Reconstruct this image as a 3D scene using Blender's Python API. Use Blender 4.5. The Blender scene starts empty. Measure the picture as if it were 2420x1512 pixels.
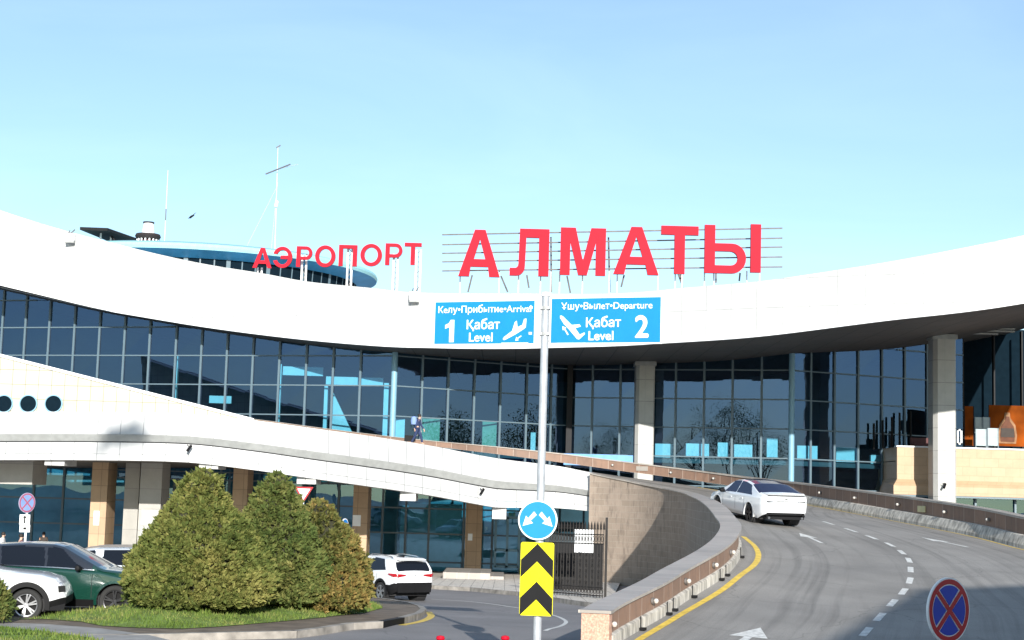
import bpy, bmesh, math, random
from mathutils import Vector, Matrix
from mathutils.bvhtree import BVHTree
import mathutils.geometry as mgeo
random.seed(7)
SC = bpy.context.scene
COL = SC.collection
# ------------------------------------------------------------------ camera, sky, sun, exposure
CAMZ = 3.5
F = 3700.0                      # focal length in units of a 2420 px wide picture
PITCH, ROLL = math.atan(414 / F), 0.028
cam = bpy.data.objects.new('camera', bpy.data.cameras.new('camera'))
COL.objects.link(cam)
cam.data.sensor_width = 36; cam.data.lens = 36 * F / 2420
cam.data.clip_start = .1; cam.data.clip_end = 6000
RM = Matrix.Rotation(math.pi / 2 + PITCH, 3, 'X') @ Matrix.Rotation(ROLL, 3, 'Z')
cam.location = (0, 0, CAMZ); cam.rotation_euler = RM.to_euler()
SC.camera = cam
SUN_AZ, SUN_EL = math.radians(9), math.radians(16.8)        # azimuth: to the right of straight behind the camera
SUNDIR = Vector((math.sin(SUN_AZ) * math.cos(SUN_EL), -math.cos(SUN_AZ) * math.cos(SUN_EL), math.sin(SUN_EL)))
sl = bpy.data.lights.new('sun', 'SUN'); sl.energy = 5.0; sl.angle = math.radians(.5); sl.color = (1, .955, .88)
so = bpy.data.objects.new('sun', sl); COL.objects.link(so)
so.rotation_euler = (-SUNDIR).to_track_quat('-Z', 'Y').to_euler()
world = bpy.data.worlds.new('World'); SC.world = world; world.use_nodes = True
wt = world.node_tree; bg = wt.nodes['Background']
sky = wt.nodes.new('ShaderNodeTexSky'); sky.sky_type = 'NISHITA'; sky.sun_disc = False
sky.sun_elevation = SUN_EL; sky.sun_rotation = math.pi - SUN_AZ
sky.air_density = 1.0; sky.dust_density = .6; sky.ozone_density = 1.0; sky.altitude = 700
tc = wt.nodes.new('ShaderNodeTexCoord'); mp = wt.nodes.new('ShaderNodeMapping'); mp.inputs['Scale'].default_value = (1.2, 1.2, 5)
mp.inputs['Rotation'].default_value = (0, .12, .3)
nz = wt.nodes.new('ShaderNodeTexNoise'); nz.inputs['Scale'].default_value = 2.6; nz.inputs['Detail'].default_value = 7; nz.inputs['Roughness'].default_value = .55
nz.inputs['Distortion'].default_value = .6
cr = wt.nodes.new('ShaderNodeValToRGB'); cr.color_ramp.elements[0].position = .42; cr.color_ramp.elements[1].position = .85
cr.color_ramp.elements[0].color = (.08, .08, .08, 1); cr.color_ramp.elements[1].color = (.15, .15, .15, 1)
hs = wt.nodes.new('ShaderNodeMix'); hs.data_type = 'RGBA'; hs.blend_type = 'MULTIPLY'; hs.inputs[0].default_value = 1
hs.inputs[7].default_value = (.79, .935, 1.03, 1)
mx = wt.nodes.new('ShaderNodeMix'); mx.data_type = 'RGBA'; mx.inputs[7].default_value = (9.5, 11.2, 12.2, 1)
L = wt.links.new
L(tc.outputs['Generated'], mp.inputs[0]); L(mp.outputs[0], nz.inputs['Vector']); L(nz.outputs[0], cr.inputs[0])
L(sky.outputs[0], hs.inputs[6]); L(hs.outputs[2], mx.inputs[6]); L(cr.outputs[0], mx.inputs[0]); L(mx.outputs[2], bg.inputs[0])
bg.inputs[1].default_value = .12
SC.view_settings.view_transform = 'Standard'; SC.view_settings.look = 'None'
SC.view_settings.exposure = .55; SC.view_settings.gamma = 1
SC.cycles.max_bounces = 7; SC.cycles.transparent_max_bounces = 12; SC.cycles.use_denoising = True

# ------------------------------------------------------------------ point helpers
def ray(u, v): return (RM @ Vector((u - 1210, -(v - 756), -F))).normalized()
def W(u, v, y):
    r = ray(u, v); return Vector((0, 0, CAMZ)) + r * (y / r.y)
def WZ(u, v, z):
    r = ray(u, v); return Vector((0, 0, CAMZ)) + r * ((z - CAMZ) / r.z)
def lerp(a, b, t): return a + (b - a) * t
def interp(tab, x):
    if x <= tab[0][0]: return tab[0][1]
    for (x0, y0), (x1, y1) in zip(tab, tab[1:]):
        if x <= x1: return y0 + (y1 - y0) * (x - x0) / (x1 - x0)
    return tab[-1][1]
def gz(y): return interp([(38, .35), (55, -.34), (93, -1.3), (98, -1.55)], y)
def WG(u, v, h=0.0):                                       # where a pixel meets the ground
    lo, hi = 5.0, 300.0
    for _ in range(50):
        y = (lo + hi) / 2; p = W(u, v, y)
        if p.z > gz(y) + h: lo = y
        else: hi = y
    return Vector((p.x, p.y, gz(p.y)))
def catmull(P, n):
    out = []
    for i in range(len(P) - 1):
        p0 = P[i - 1] if i else P[0] * 2 - P[1]; p1, p2 = P[i], P[i + 1]
        p3 = P[i + 2] if i + 2 < len(P) else p2 * 2 - p1
        d = [max((b - a).length, 1e-6) ** .5 for a, b in ((p0, p1), (p1, p2), (p2, p3))]
        t0 = 0; t1 = d[0]; t2 = t1 + d[1]; t3 = t2 + d[2]
        for k in range(n):
            t = lerp(t1, t2, k / n)
            a1 = p0 * ((t1 - t) / (t1 - t0)) + p1 * ((t - t0) / (t1 - t0)); a2 = p1 * ((t2 - t) / (t2 - t1)) + p2 * ((t - t1) / (t2 - t1))
            a3 = p2 * ((t3 - t) / (t3 - t2)) + p3 * ((t - t2) / (t3 - t2))
            b1 = a1 * ((t2 - t) / (t2 - t0)) + a2 * ((t - t0) / (t2 - t0)); b2 = a2 * ((t3 - t) / (t3 - t1)) + a3 * ((t - t1) / (t3 - t1))
            out.append(b1 * ((t2 - t) / (t2 - t1)) + b2 * ((t - t1) / (t2 - t1)))
    out.append(P[-1].copy()); return out

# ------------------------------------------------------------------ materials
def nmat(name):
    m = bpy.data.materials.new(name); m.use_nodes = True
    return m, m.node_tree, m.node_tree.nodes['Principled BSDF']
def mat(name, col, rough=.6, metal=0, var=.12, scale=3.0, bump=0.0, coat=0, stretch=(1, 1, 1), spec=.5, detail=6):
    m, t, b = nmat(name)
    b.inputs['Roughness'].default_value = rough; b.inputs['Metallic'].default_value = metal
    b.inputs['Coat Weight'].default_value = coat; b.inputs['Coat Roughness'].default_value = .05
    b.inputs['Specular IOR Level'].default_value = spec
    tc = t.nodes.new('ShaderNodeTexCoord'); mp = t.nodes.new('ShaderNodeMapping'); mp.inputs['Scale'].default_value = stretch
    nz = t.nodes.new('ShaderNodeTexNoise'); nz.inputs['Scale'].default_value = scale; nz.inputs['Detail'].default_value = detail
    r = t.nodes.new('ShaderNodeMapRange'); r.inputs['From Min'].default_value = .3; r.inputs['From Max'].default_value = .7
    r.inputs['To Min'].default_value = 1 - var; r.inputs['To Max'].default_value = 1 + var
    mul = t.nodes.new('ShaderNodeVectorMath'); mul.operation = 'SCALE'; mul.inputs[0].default_value = col
    k = t.links.new
    k(tc.outputs['Object'], mp.inputs[0]); k(mp.outputs[0], nz.inputs['Vector']); k(nz.outputs[0], r.inputs[0])
    k(r.outputs[0], mul.inputs['Scale']); k(mul.outputs[0], b.inputs['Base Color'])
    if bump:
        bp = t.nodes.new('ShaderNodeBump'); bp.inputs['Strength'].default_value = bump; bp.inputs['Distance'].default_value = .02
        k(nz.outputs[0], bp.inputs['Height']); k(bp.outputs[0], b.inputs['Normal'])
    return m
def tile(name, c1, c2, mortar, w, h, ms=.012, rough=.5, offset=0, bump=.25, stain=.0, staincol=(.1, .07, .05)):
    m, t, b = nmat(name); b.inputs['Roughness'].default_value = rough
    k = t.links.new
    tc = t.nodes.new('ShaderNodeTexCoord'); br = t.nodes.new('ShaderNodeTexBrick')
    br.offset = offset; br.inputs['Color1'].default_value = (*c1, 1); br.inputs['Color2'].default_value = (*c2, 1); br.inputs['Mortar'].default_value = (*mortar, 1)
    br.inputs['Scale'].default_value = 1; br.inputs['Brick Width'].default_value = w; br.inputs['Row Height'].default_value = h
    br.inputs['Mortar Size'].default_value = ms; br.inputs['Mortar Smooth'].default_value = .3
    k(tc.outputs['UV'], br.inputs['Vector'])
    nz = t.nodes.new('ShaderNodeTexNoise'); nz.inputs['Scale'].default_value = 1.2; nz.inputs['Detail'].default_value = 8; nz.inputs['Roughness'].default_value = .65
    k(tc.outputs['UV'], nz.inputs['Vector'])
    r = t.nodes.new('ShaderNodeMapRange'); r.inputs['From Min'].default_value = .3; r.inputs['From Max'].default_value = .75
    r.inputs['To Min'].default_value = 1.06; r.inputs['To Max'].default_value = .86
    k(nz.outputs[0], r.inputs[0])
    mul = t.nodes.new('ShaderNodeVectorMath'); mul.operation = 'SCALE'; k(br.outputs['Color'], mul.inputs[0]); k(r.outputs[0], mul.inputs['Scale'])
    out = mul.outputs[0]
    if stain:
        mp = t.nodes.new('ShaderNodeMapping'); mp.inputs['Scale'].default_value = (2.2, .5, 1); k(tc.outputs['UV'], mp.inputs[0])
        n2 = t.nodes.new('ShaderNodeTexNoise'); n2.inputs['Scale'].default_value = 1.6; n2.inputs['Detail'].default_value = 9; n2.inputs['Roughness'].default_value = .7
        k(mp.outputs[0], n2.inputs['Vector'])
        rr = t.nodes.new('ShaderNodeMapRange'); rr.inputs['From Min'].default_value = .5; rr.inputs['From Max'].default_value = .72; rr.inputs['To Max'].default_value = stain
        k(n2.outputs[0], rr.inputs[0])
        mxx = t.nodes.new('ShaderNodeMix'); mxx.data_type = 'RGBA'; mxx.inputs[7].default_value = (*staincol, 1)
        k(rr.outputs[0], mxx.inputs[0]); k(out, mxx.inputs[6]); out = mxx.outputs[2]
    k(out, b.inputs['Base Color'])
    if bump:
        bp = t.nodes.new('ShaderNodeBump'); bp.inputs['Strength'].default_value = bump; bp.inputs['Distance'].default_value = .02; bp.invert = True
        k(br.outputs['Fac'], bp.inputs['Height']); k(bp.outputs[0], b.inputs['Normal'])
    return m
def glassmat(name, tint, refl=.1, gcol=(.8, .9, 1), wob=.02, rough=.0):
    m = bpy.data.materials.new(name); m.use_nodes = True; t = m.node_tree; t.nodes.clear(); k = t.links.new
    o = t.nodes.new('ShaderNodeOutputMaterial'); ms = t.nodes.new('ShaderNodeMixShader'); tr = t.nodes.new('ShaderNodeBsdfTransparent')
    g = t.nodes.new('ShaderNodeBsdfGlossy'); g.inputs['Roughness'].default_value = rough; g.inputs['Color'].default_value = (*gcol, 1)
    tr.inputs[0].default_value = (*tint, 1)
    fr = t.nodes.new('ShaderNodeFresnel'); fr.inputs[0].default_value = 1.5
    mr = t.nodes.new('ShaderNodeMapRange'); mr.inputs['To Min'].default_value = refl - .04; mr.inputs['To Max'].default_value = 1
    k(fr.outputs[0], mr.inputs[0]); k(mr.outputs[0], ms.inputs[0]); k(tr.outputs[0], ms.inputs[1]); k(g.outputs[0], ms.inputs[2]); k(ms.outputs[0], o.inputs[0])
    tc = t.nodes.new('ShaderNodeTexCoord'); nz = t.nodes.new('ShaderNodeTexNoise'); nz.inputs['Scale'].default_value = .45; nz.inputs['Detail'].default_value = 1
    bp = t.nodes.new('ShaderNodeBump'); bp.inputs['Strength'].default_value = wob; bp.inputs['Distance'].default_value = 1
    k(tc.outputs['Object'], nz.inputs['Vector']); k(nz.outputs[0], bp.inputs['Height']); k(bp.outputs[0], g.inputs['Normal'])
    return m

M = {}
M['white'] = tile('white_cladding', (.57, .57, .565), (.55, .55, .55), (.33, .33, .335), 1.5, 1.55, .02, .45, bump=.2)
M['whiteband'] = tile('white_band', (.50, .50, .495), (.465, .47, .475), (.20, .205, .21), 1.12, 30, .02, .45, bump=.2)
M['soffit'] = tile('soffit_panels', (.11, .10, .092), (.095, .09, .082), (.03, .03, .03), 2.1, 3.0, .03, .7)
M['cream'] = tile('cream_tiles', (.52, .485, .36), (.53, .50, .41), (.24, .22, .17), .72, .8, .022, .35, bump=.2)
M['beige'] = tile('beige_stone', (.49, .335, .21), (.46, .315, .195), (.38, .26, .16), .9, .55, .012, .55, offset=.5, bump=.3)
M['colstone'] = tile('tan_stone', (.45, .31, .19), (.40, .275, .17), (.2, .14, .09), .6, .85, .012, .5, offset=0, bump=.3)
M['colwhite'] = tile('white_column', (.42, .42, .40), (.40, .40, .385), (.2, .2, .2), 30, 1.38, .018, .4, bump=.2)
M['colgrey'] = tile('pale_column', (.40, .39, .36), (.37, .36, .34), (.28, .27, .26), 30, 1.1, .018, .5, bump=.2)
M['brick'] = tile('block_wall', (.34, .27, .215), (.29, .23, .18), (.38, .32, .26), .62, .31, .014, .8, offset=.5, bump=.5, stain=.75, staincol=(.085, .065, .055))
M['panelgran'] = tile('granite_panel', (.27, .165, .115), (.20, .125, .09), (.42, .32, .26), .95, 3, .02, .55, bump=.3, stain=.6, staincol=(.11, .075, .06))
M['capgran'] = tile('granite_coping', (.42, .375, .33), (.33, .30, .265), (.50, .46, .41), .62, 3, .016, .45, bump=.2, stain=.35, staincol=(.2, .17, .15))
M['pink'] = mat('pink_granite', (.56, .33, .24), .45, var=.35, scale=26, detail=3)
M['conc'] = mat('stained_concrete', (.46, .43, .38), .85, var=.5, scale=2.4, bump=.6, stretch=(2.5, 2.5, .7))
M['concdirty'] = mat('kerb_concrete', (.28, .255, .225), .9, var=.4, scale=3, bump=.6)
M['grey'] = mat('grey_ledge', (.33, .34, .335), .6, var=.12)
M['dark'] = mat('dark_recess', (.02, .02, .022), .8)
M['blk'] = mat('black_plastic', (.010, .010, .011), .6, spec=.15)
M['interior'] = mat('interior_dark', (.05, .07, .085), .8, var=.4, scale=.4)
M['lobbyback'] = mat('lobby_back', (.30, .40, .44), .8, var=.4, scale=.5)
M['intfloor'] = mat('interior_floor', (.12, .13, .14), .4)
M['intwhite'] = mat('interior_white', (.80, .84, .86), .5, var=.06)
M['intgreen'] = mat('interior_green', (.30, .42, .28), .6)
M['mull'] = mat('pale_frame', (.115, .170, .205), .4, var=.05)
M['post'] = mat('light_blue_post', (.20, .38, .50), .4, var=.05)
M['glass'] = glassmat('facade_glass', (.38, .72, .84), .23, (.27, .40, .68), .003)
M['glassdk'] = glassmat('lower_glass', (.36, .72, .84), .19, (.22, .40, .62), .004)
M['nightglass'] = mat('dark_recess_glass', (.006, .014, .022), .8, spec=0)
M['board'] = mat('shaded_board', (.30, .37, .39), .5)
M['darkmetal'] = mat('dark_slats', (.03, .025, .025), .7, spec=.2)
M['red'] = mat('red_letter', (.50, .006, .022), .6, spec=.15, var=.05)
M['redside'] = mat('letter_return', (.30, .03, .05), .6, spec=.15, var=.05)
M['steelw'] = mat('white_steel', (.72, .73, .74), .4, var=.1)
M['steeldk'] = mat('rusty_rail', (.13, .12, .115), .6, var=.3)
M['galv'] = mat('galvanised_steel', (.50, .52, .55), .35, metal=.35, var=.14, scale=5)
M['signblue'] = mat('sign_blue', (.008, .225, .64), .3, var=.05)
M['roundblue'] = mat('round_blue', (.004, .23, .60), .3, var=.03)
M['signwhite'] = mat('sign_white', (.82, .84, .85), .35, var=.03)
M['yellow'] = mat('sign_yellow', (.85, .78, .0), .3, var=.03)
M['yline'] = mat('yellow_paint', (.72, .50, .07), .6, var=.22, scale=6)
M['cream2'] = mat('pale_yellow', (.55, .50, .28), .5)
M['globe'] = mat('lamp_globe', (.55, .52, .48), .4)
M['wline'] = mat('road_paint', (.62, .61, .58), .7, var=.25, scale=9)
M['darkred'] = mat('sign_red', (.42, .010, .02), .3, var=.05)
M['fadedred'] = mat('faded_red', (.36, .10, .17), .5)
M['paleplate'] = mat('pale_sign_back', (.36, .36, .50), .5)
M['darkblue'] = mat('sign_darkblue', (.012, .04, .42), .3, var=.05)
M['paleblue'] = mat('pavilion_rim', (.30, .58, .62), .4, var=.06)
M['midblue'] = mat('pavilion_blue', (.08, .40, .72), .45, var=.22, scale=.5)
M['iron'] = mat('wrought_iron', (.022, .020, .019), .6, var=.3, spec=.2)
M['tyre'] = mat('tyre_rubber', (.022, .022, .022), .8)
M['rim'] = mat('alloy_rim', (.42, .43, .45), .3, metal=.8, var=.05)
M['rimdk'] = mat('dark_rim', (.05, .05, .055), .3, metal=.6)
M['plate'] = mat('plate_white', (.72, .72, .72), .4)
M['lampred'] = mat('tail_lamp', (.35, .008, .012), .12, coat=1)
M['lampclear'] = mat('clear_lamp', (.5, .52, .55), .1, coat=1)
M['chrome'] = mat('chrome_trim', (.6, .6, .62), .15, metal=1, var=.02)
M['carglass'] = mat('tinted_car_glass', (.007, .009, .014), .06, spec=.28, var=0)
M['carglassb'] = mat('tinted_blue_glass', (.010, .013, .045), .12, spec=.22, var=0)
M['skin'] = mat('skin', (.55, .34, .25), .6)
M['hair'] = mat('dark_hair', (.02, .015, .012), .7)
M['shirtw'] = mat('white_shirt', (.7, .72, .76), .8)
M['navy'] = mat('navy_clothes', (.02, .035, .10), .8)
M['packblue'] = mat('pale_blue_pack', (.20, .30, .58), .8)
M['maroon'] = mat('maroon_coat', (.10, .04, .04), .8)
M['olive'] = mat('dark_coat', (.045, .035, .03), .8)
M['orange'] = mat('orange_poster', (.22, .050, .006), .8, var=.45, scale=.7, spec=.05)
M['amber'] = mat('amber_bottle', (.27, .15, .08), .6, var=.3, spec=.1)
M['bottlein'] = mat('dark_amber', (.10, .028, .008), .5, var=.3, spec=.2)
M['bark'] = mat('bark', (.09, .065, .05), .9, bump=.5)
M['banner'] = mat('blue_banner', (.10, .32, .75), .5)
M['soil'] = mat('bare_soil', (.15, .115, .085), .95, var=.35, scale=2, bump=.6)
M['path'] = mat('path_paving', (.30, .285, .27), .85, var=.2, scale=3, bump=.3)
M['walk'] = tile('pavement_slabs', (.66, .60, .53), (.60, .55, .48), (.2, .18, .16), .5, .5, .012, .8, bump=.3, stain=.4)
# leaves: colour differs from spray to spray
def leafmat(name, c1, c2, c3, sc=1.2):
    m, t, b = nmat(name); k = t.links.new; b.inputs['Roughness'].default_value = .75; b.inputs['Specular IOR Level'].default_value = .2
    at = t.nodes.new('ShaderNodeAttribute'); at.attribute_name = 'tone'
    tc = t.nodes.new('ShaderNodeTexCoord'); nz = t.nodes.new('ShaderNodeTexNoise'); nz.inputs['Scale'].default_value = sc; nz.inputs['Detail'].default_value = 4
    ad = t.nodes.new('ShaderNodeMath'); ad.operation = 'MULTIPLY_ADD'; ad.inputs[1].default_value = .45
    k(tc.outputs['Object'], nz.inputs['Vector']); k(at.outputs['Fac'], ad.inputs[0]); k(nz.outputs[0], ad.inputs[2])
    cr = t.nodes.new('ShaderNodeValToRGB'); e = cr.color_ramp.elements; e[0].position = .38; e[0].color = (*c1, 1); e[1].position = 1.0; e[1].color = (*c3, 1)
    x = e.new(.68); x.color = (*c2, 1)
    k(ad.outputs[0], cr.inputs[0]); k(cr.outputs[0], b.inputs['Base Color'])
    tl = t.nodes.new('ShaderNodeBsdfTranslucent'); k(cr.outputs[0], tl.inputs[0]); ms = t.nodes.new('ShaderNodeMixShader'); ms.inputs[0].default_value = .22
    k(b.outputs[0], ms.inputs[1]); k(tl.outputs[0], ms.inputs[2]); k(ms.outputs[0], t.nodes['Material Output'].inputs[0])
    return m
M['thuja'] = leafmat('conifer_yellow_green', (.055, .085, .02), (.15, .175, .045), (.28, .26, .08), .9)
M['thujadk'] = leafmat('conifer_deep_green', (.045, .08, .02), (.12, .155, .042), (.23, .22, .07), .9)
M['thujabr'] = leafmat('conifer_brown_green', (.06, .08, .02), (.165, .165, .048), (.36, .24, .08), .7)
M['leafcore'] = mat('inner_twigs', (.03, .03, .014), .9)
M['grass'] = leafmat('grass_blades', (.08, .13, .02), (.14, .21, .04), (.27, .27, .09), .8)
M['turf'] = mat('turf_soil', (.12, .18, .035), .95, var=.4, scale=2.5, bump=.5)
M['treeleaf'] = leafmat('tree_leaves', (.03, .045, .015), (.06, .08, .02), (.10, .11, .03), .8)

def asphalt(name, base, streak=False):
    m, t, b = nmat(name); k = t.links.new; b.inputs['Roughness'].default_value = .82
    tc = t.nodes.new('ShaderNodeTexCoord')
    n1 = t.nodes.new('ShaderNodeTexNoise'); n1.inputs['Scale'].default_value = .35; n1.inputs['Detail'].default_value = 8; n1.inputs['Roughness'].default_value = .6
    n2 = t.nodes.new('ShaderNodeTexNoise'); n2.inputs['Scale'].default_value = 60; n2.inputs['Detail'].default_value = 3
    k(tc.outputs['Object'], n1.inputs['Vector']); k(tc.outputs['Object'], n2.inputs['Vector'])
    a = t.nodes.new('ShaderNodeMapRange'); a.inputs['From Min'].default_value = .3; a.inputs['From Max'].default_value = .7; a.inputs['To Min'].default_value = .82; a.inputs['To Max'].default_value = 1.2
    k(n1.outputs[0], a.inputs[0])
    c = t.nodes.new('ShaderNodeMapRange'); c.inputs['From Min'].default_value = .3; c.inputs['From Max'].default_value = .7; c.inputs['To Min'].default_value = .8; c.inputs['To Max'].default_value = 1.2
    k(n2.outputs[0], c.inputs[0])
    mu = t.nodes.new('ShaderNodeMath'); mu.operation = 'MULTIPLY'; k(a.outputs[0], mu.inputs[0]); k(c.outputs[0], mu.inputs[1]); last = mu.outputs[0]
    if streak:
        mp = t.nodes.new('ShaderNodeMapping'); mp.inputs['Scale'].default_value = (1.5, .035, 1); k(tc.outputs['UV'], mp.inputs[0])
        n3 = t.nodes.new('ShaderNodeTexNoise'); n3.inputs['Scale'].default_value = 1.3; n3.inputs['Detail'].default_value = 5; n3.inputs['Roughness'].default_value = .6; k(mp.outputs[0], n3.inputs['Vector'])
        r3 = t.nodes.new('ShaderNodeMapRange'); r3.inputs['From Min'].default_value = .48; r3.inputs['From Max'].default_value = .68; r3.inputs['To Min'].default_value = 1.08; r3.inputs['To Max'].default_value = .74
        k(n3.outputs[0], r3.inputs[0]); m2 = t.nodes.new('ShaderNodeMath'); m2.operation = 'MULTIPLY'; k(last, m2.inputs[0]); k(r3.outputs[0], m2.inputs[1]); last = m2.outputs[0]
    vo = t.nodes.new('ShaderNodeTexVoronoi'); vo.feature = 'DISTANCE_TO_EDGE'; vo.inputs['Scale'].default_value = .22
    wn = t.nodes.new('ShaderNodeTexNoise'); wn.inputs['Scale'].default_value = 1.1; wn.inputs['Detail'].default_value = 6; k(tc.outputs['Object'], wn.inputs['Vector'])
    wa = t.nodes.new('ShaderNodeMix'); wa.data_type = 'RGBA'; wa.blend_type = 'ADD'; wa.inputs[0].default_value = 1.4; k(tc.outputs['Object'], wa.inputs[6]); k(wn.outputs['Color'], wa.inputs[7]); k(wa.outputs[2], vo.inputs['Vector'])
    rv = t.nodes.new('ShaderNodeMapRange'); rv.inputs['From Max'].default_value = .008; rv.inputs['To Min'].default_value = .72; k(vo.outputs['Distance'], rv.inputs[0])
    m4 = t.nodes.new('ShaderNodeMath'); m4.operation = 'MULTIPLY'; k(last, m4.inputs[0]); k(rv.outputs[0], m4.inputs[1]); last = m4.outputs[0]
    v = t.nodes.new('ShaderNodeVectorMath'); v.operation = 'SCALE'; v.inputs[0].default_value = base; k(last, v.inputs['Scale']); k(v.outputs[0], b.inputs['Base Color'])
    bp = t.nodes.new('ShaderNodeBump'); bp.inputs['Strength'].default_value = .35; bp.inputs['Distance'].default_value = .01; k(n2.outputs[0], bp.inputs['Height']); k(bp.outputs[0], b.inputs['Normal'])
    return m
M['asph'] = asphalt('asphalt', (.20, .19, .19)); M['ramp'] = asphalt('ramp_asphalt', (.232, .217, .200), True)
def paint(name, col, rough=.22):
    m, t, b = nmat(name); b.inputs['Base Color'].default_value = (*col, 1); b.inputs['Roughness'].default_value = rough
    b.inputs['Coat Weight'].default_value = .8; b.inputs['Coat Roughness'].default_value = .04; return m
M['pblack'] = paint('black_roof_paint', (.012, .013, .018)); M['pwhite'] = paint('white_car_paint', (.78, .79, .80)); M['pgreen'] = paint('green_car_paint', (.004, .038, .026)); M['psilver'] = paint('pale_car_paint', (.62, .66, .70))

# ------------------------------------------------------------------ mesh building
class MB:
    def __init__(s): s.v = []; s.f = []; s.uv = []; s.tone = None
    def face(s, pts, uv=None):
        i = len(s.v); s.v += [Vector(p) for p in pts]; s.f.append(tuple(range(i, i + len(pts))))
        s.uv.append(uv or [(p[0] + p[1], p[2]) for p in pts]); return s
    def box(s, lo, hi, rot=None, org=None):
        x0, y0, z0 = lo; x1, y1, z1 = hi
        P = [Vector(p) for p in ((x0, y0, z0), (x1, y0, z0), (x1, y1, z0), (x0, y1, z0), (x0, y0, z1), (x1, y0, z1), (x1, y1, z1), (x0, y1, z1))]
        uvs = [[(p[0], p[1]) for p in P], [(p[0], p[2]) for p in P], [(p[1], p[2]) for p in P]]
        if rot is not None: o = Vector(org or (0, 0, 0)); P = [rot @ (p - o) + o if org else rot @ p for p in P]
        for f, k in (((3, 2, 1, 0), 0), ((4, 5, 6, 7), 0), ((0, 1, 5, 4), 1), ((2, 3, 7, 6), 1), ((1, 2, 6, 5), 2), ((3, 0, 4, 7), 2)):
            s.face([P[i] for i in f], [uvs[k][i] for i in f])
        return s
    def obox(s, a, b, w, h, up=Vector((0, 0, 1))):           # bar from a to b, width w, height h
        a, b = Vector(a), Vector(b); d = (b - a).normalized(); n = d.cross(up)
        if n.length < 1e-4: n = d.cross(Vector((0, 1, 0)))
        n = n.normalized() * w / 2; q = n.cross(d).normalized() * h / 2
        A = [a - n - q, a + n - q, a + n + q, a - n + q]; B = [p + (b - a) for p in A]
        for i in range(4): s.face([A[i], A[(i + 1) % 4], B[(i + 1) % 4], B[i]])
        s.face(A[::-1]); s.face(B); return s
    def tube(s, a, b, r, n=10, r2=None, cap=True):
        a, b = Vector(a), Vector(b); r2 = r if r2 is None else r2; d = (b - a); L_ = d.length; d = d.normalized()
        x = d.orthogonal().normalized(); y = d.cross(x)
        A = [a + (x * math.cos(t) + y * math.sin(t)) * r for t in [2 * math.pi * i / n for i in range(n)]]
        B = [b + (x * math.cos(t) + y * math.sin(t)) * r2 for t in [2 * math.pi * i / n for i in range(n)]]
        for i in range(n):
            j = (i + 1) % n; s.face([A[i], A[j], B[j], B[i]], [(i / n * 6.28 * r, 0), ((i + 1) / n * 6.28 * r, 0), ((i + 1) / n * 6.28 * r, L_), (i / n * 6.28 * r, L_)])
        if cap: s.face(A[::-1]); s.face(B)
        return s
    def lathe(s, prof, n=32, axis='Z', org=(0, 0, 0)):
        o = Vector(org)
        def P(r, h, a):
            c, q = math.cos(a) * r, math.sin(a) * r
            return o + (Vector((c, q, h)) if axis == 'Z' else Vector((c, h, q)))
        for (r0, h0), (r1, h1) in zip(prof, prof[1:]):
            for i in range(n):
                a, b = 2 * math.pi * i / n, 2 * math.pi * (i + 1) / n
                if r0 < 1e-6: s.face([P(0, h0, a), P(r1, h1, b), P(r1, h1, a)])
                elif r1 < 1e-6: s.face([P(r0, h0, a), P(r0, h0, b), P(0, h1, a)])
                else: s.face([P(r0, h0, a), P(r0, h0, b), P(r1, h1, b), P(r1, h1, a)])
        return s
    def strip(s, A, B, u0=0):                                # ribbon between two point rows, uv in metres
        u = u0
        for i in range(len(A) - 1):
            du = ((A[i + 1] - A[i]).length + (B[i + 1] - B[i]).length) / 2
            s.face([A[i], A[i + 1], B[i + 1], B[i]], [(u, A[i].z), (u + du, A[i + 1].z), (u + du, B[i + 1].z), (u, B[i].z)]); u += du
        return s
    def prism(s, poly, d):                                    # planar polygon pushed along vector d
        d = Vector(d); P = [Vector(p) for p in poly]; Q = [p + d for p in P]
        s.face(P[::-1]); s.face(Q)
        for i in range(len(P)): j = (i + 1) % len(P); s.face([P[i], P[j], Q[j], Q[i]])
        return s
    def build(s, name, m, parent=None, smooth=False, fix=True, local=False):
        off = Vector((0, 0, 0))
        if parent is not None and not local:
            q = parent
            while q is not None: off += q.location; q = q.parent
        me = bpy.data.meshes.new(name); me.from_pydata([tuple(p - off) for p in s.v], [], s.f)
        ul = me.uv_layers.new(name='UVMap'); i = 0
        flat = [c for f in s.uv for p in f for c in p]; ul.data.foreach_set('uv', flat)
        if s.tone: 
            a = me.attributes.new('tone', 'FLOAT', 'FACE'); a.data.foreach_set('value', s.tone)
        me.materials.append(m if not isinstance(m, str) else M[m])
        if fix or smooth:
            bm = bmesh.new(); bm.from_mesh(me); bmesh.ops.remove_doubles(bm, verts=bm.verts, dist=1e-4)
            if fix: bmesh.ops.recalc_face_normals(bm, faces=bm.faces)
            for f in bm.faces: f.smooth = smooth
            bm.to_mesh(me); bm.free()
        if smooth: 
            try: me.set_sharp_from_angle(angle=math.radians(38))
            except Exception: pass
        me.update()
        o = bpy.data.objects.new(name, me); COL.objects.link(o)
        if parent is not None: o.parent = parent
        return o
def tag(o, label, cat, group=None):
    o['label'] = label; o['category'] = cat
    if group: o['group'] = group
    return o
def thing(name, label, cat, loc=(0, 0, 0), rz=0, group=None):
    o = bpy.data.objects.new(name, None); COL.objects.link(o); o.empty_display_size = .3
    o.location = loc; o.rotation_euler = (0, 0, rz); return tag(o, label, cat, group)
def struct(o, kind='structure'): o['kind'] = kind; return o
def copy_tree(o, parent=None):
    c = o.copy(); COL.objects.link(c); c.parent = parent
    for ch in list(o.children): copy_tree(ch, c)
    return c
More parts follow.
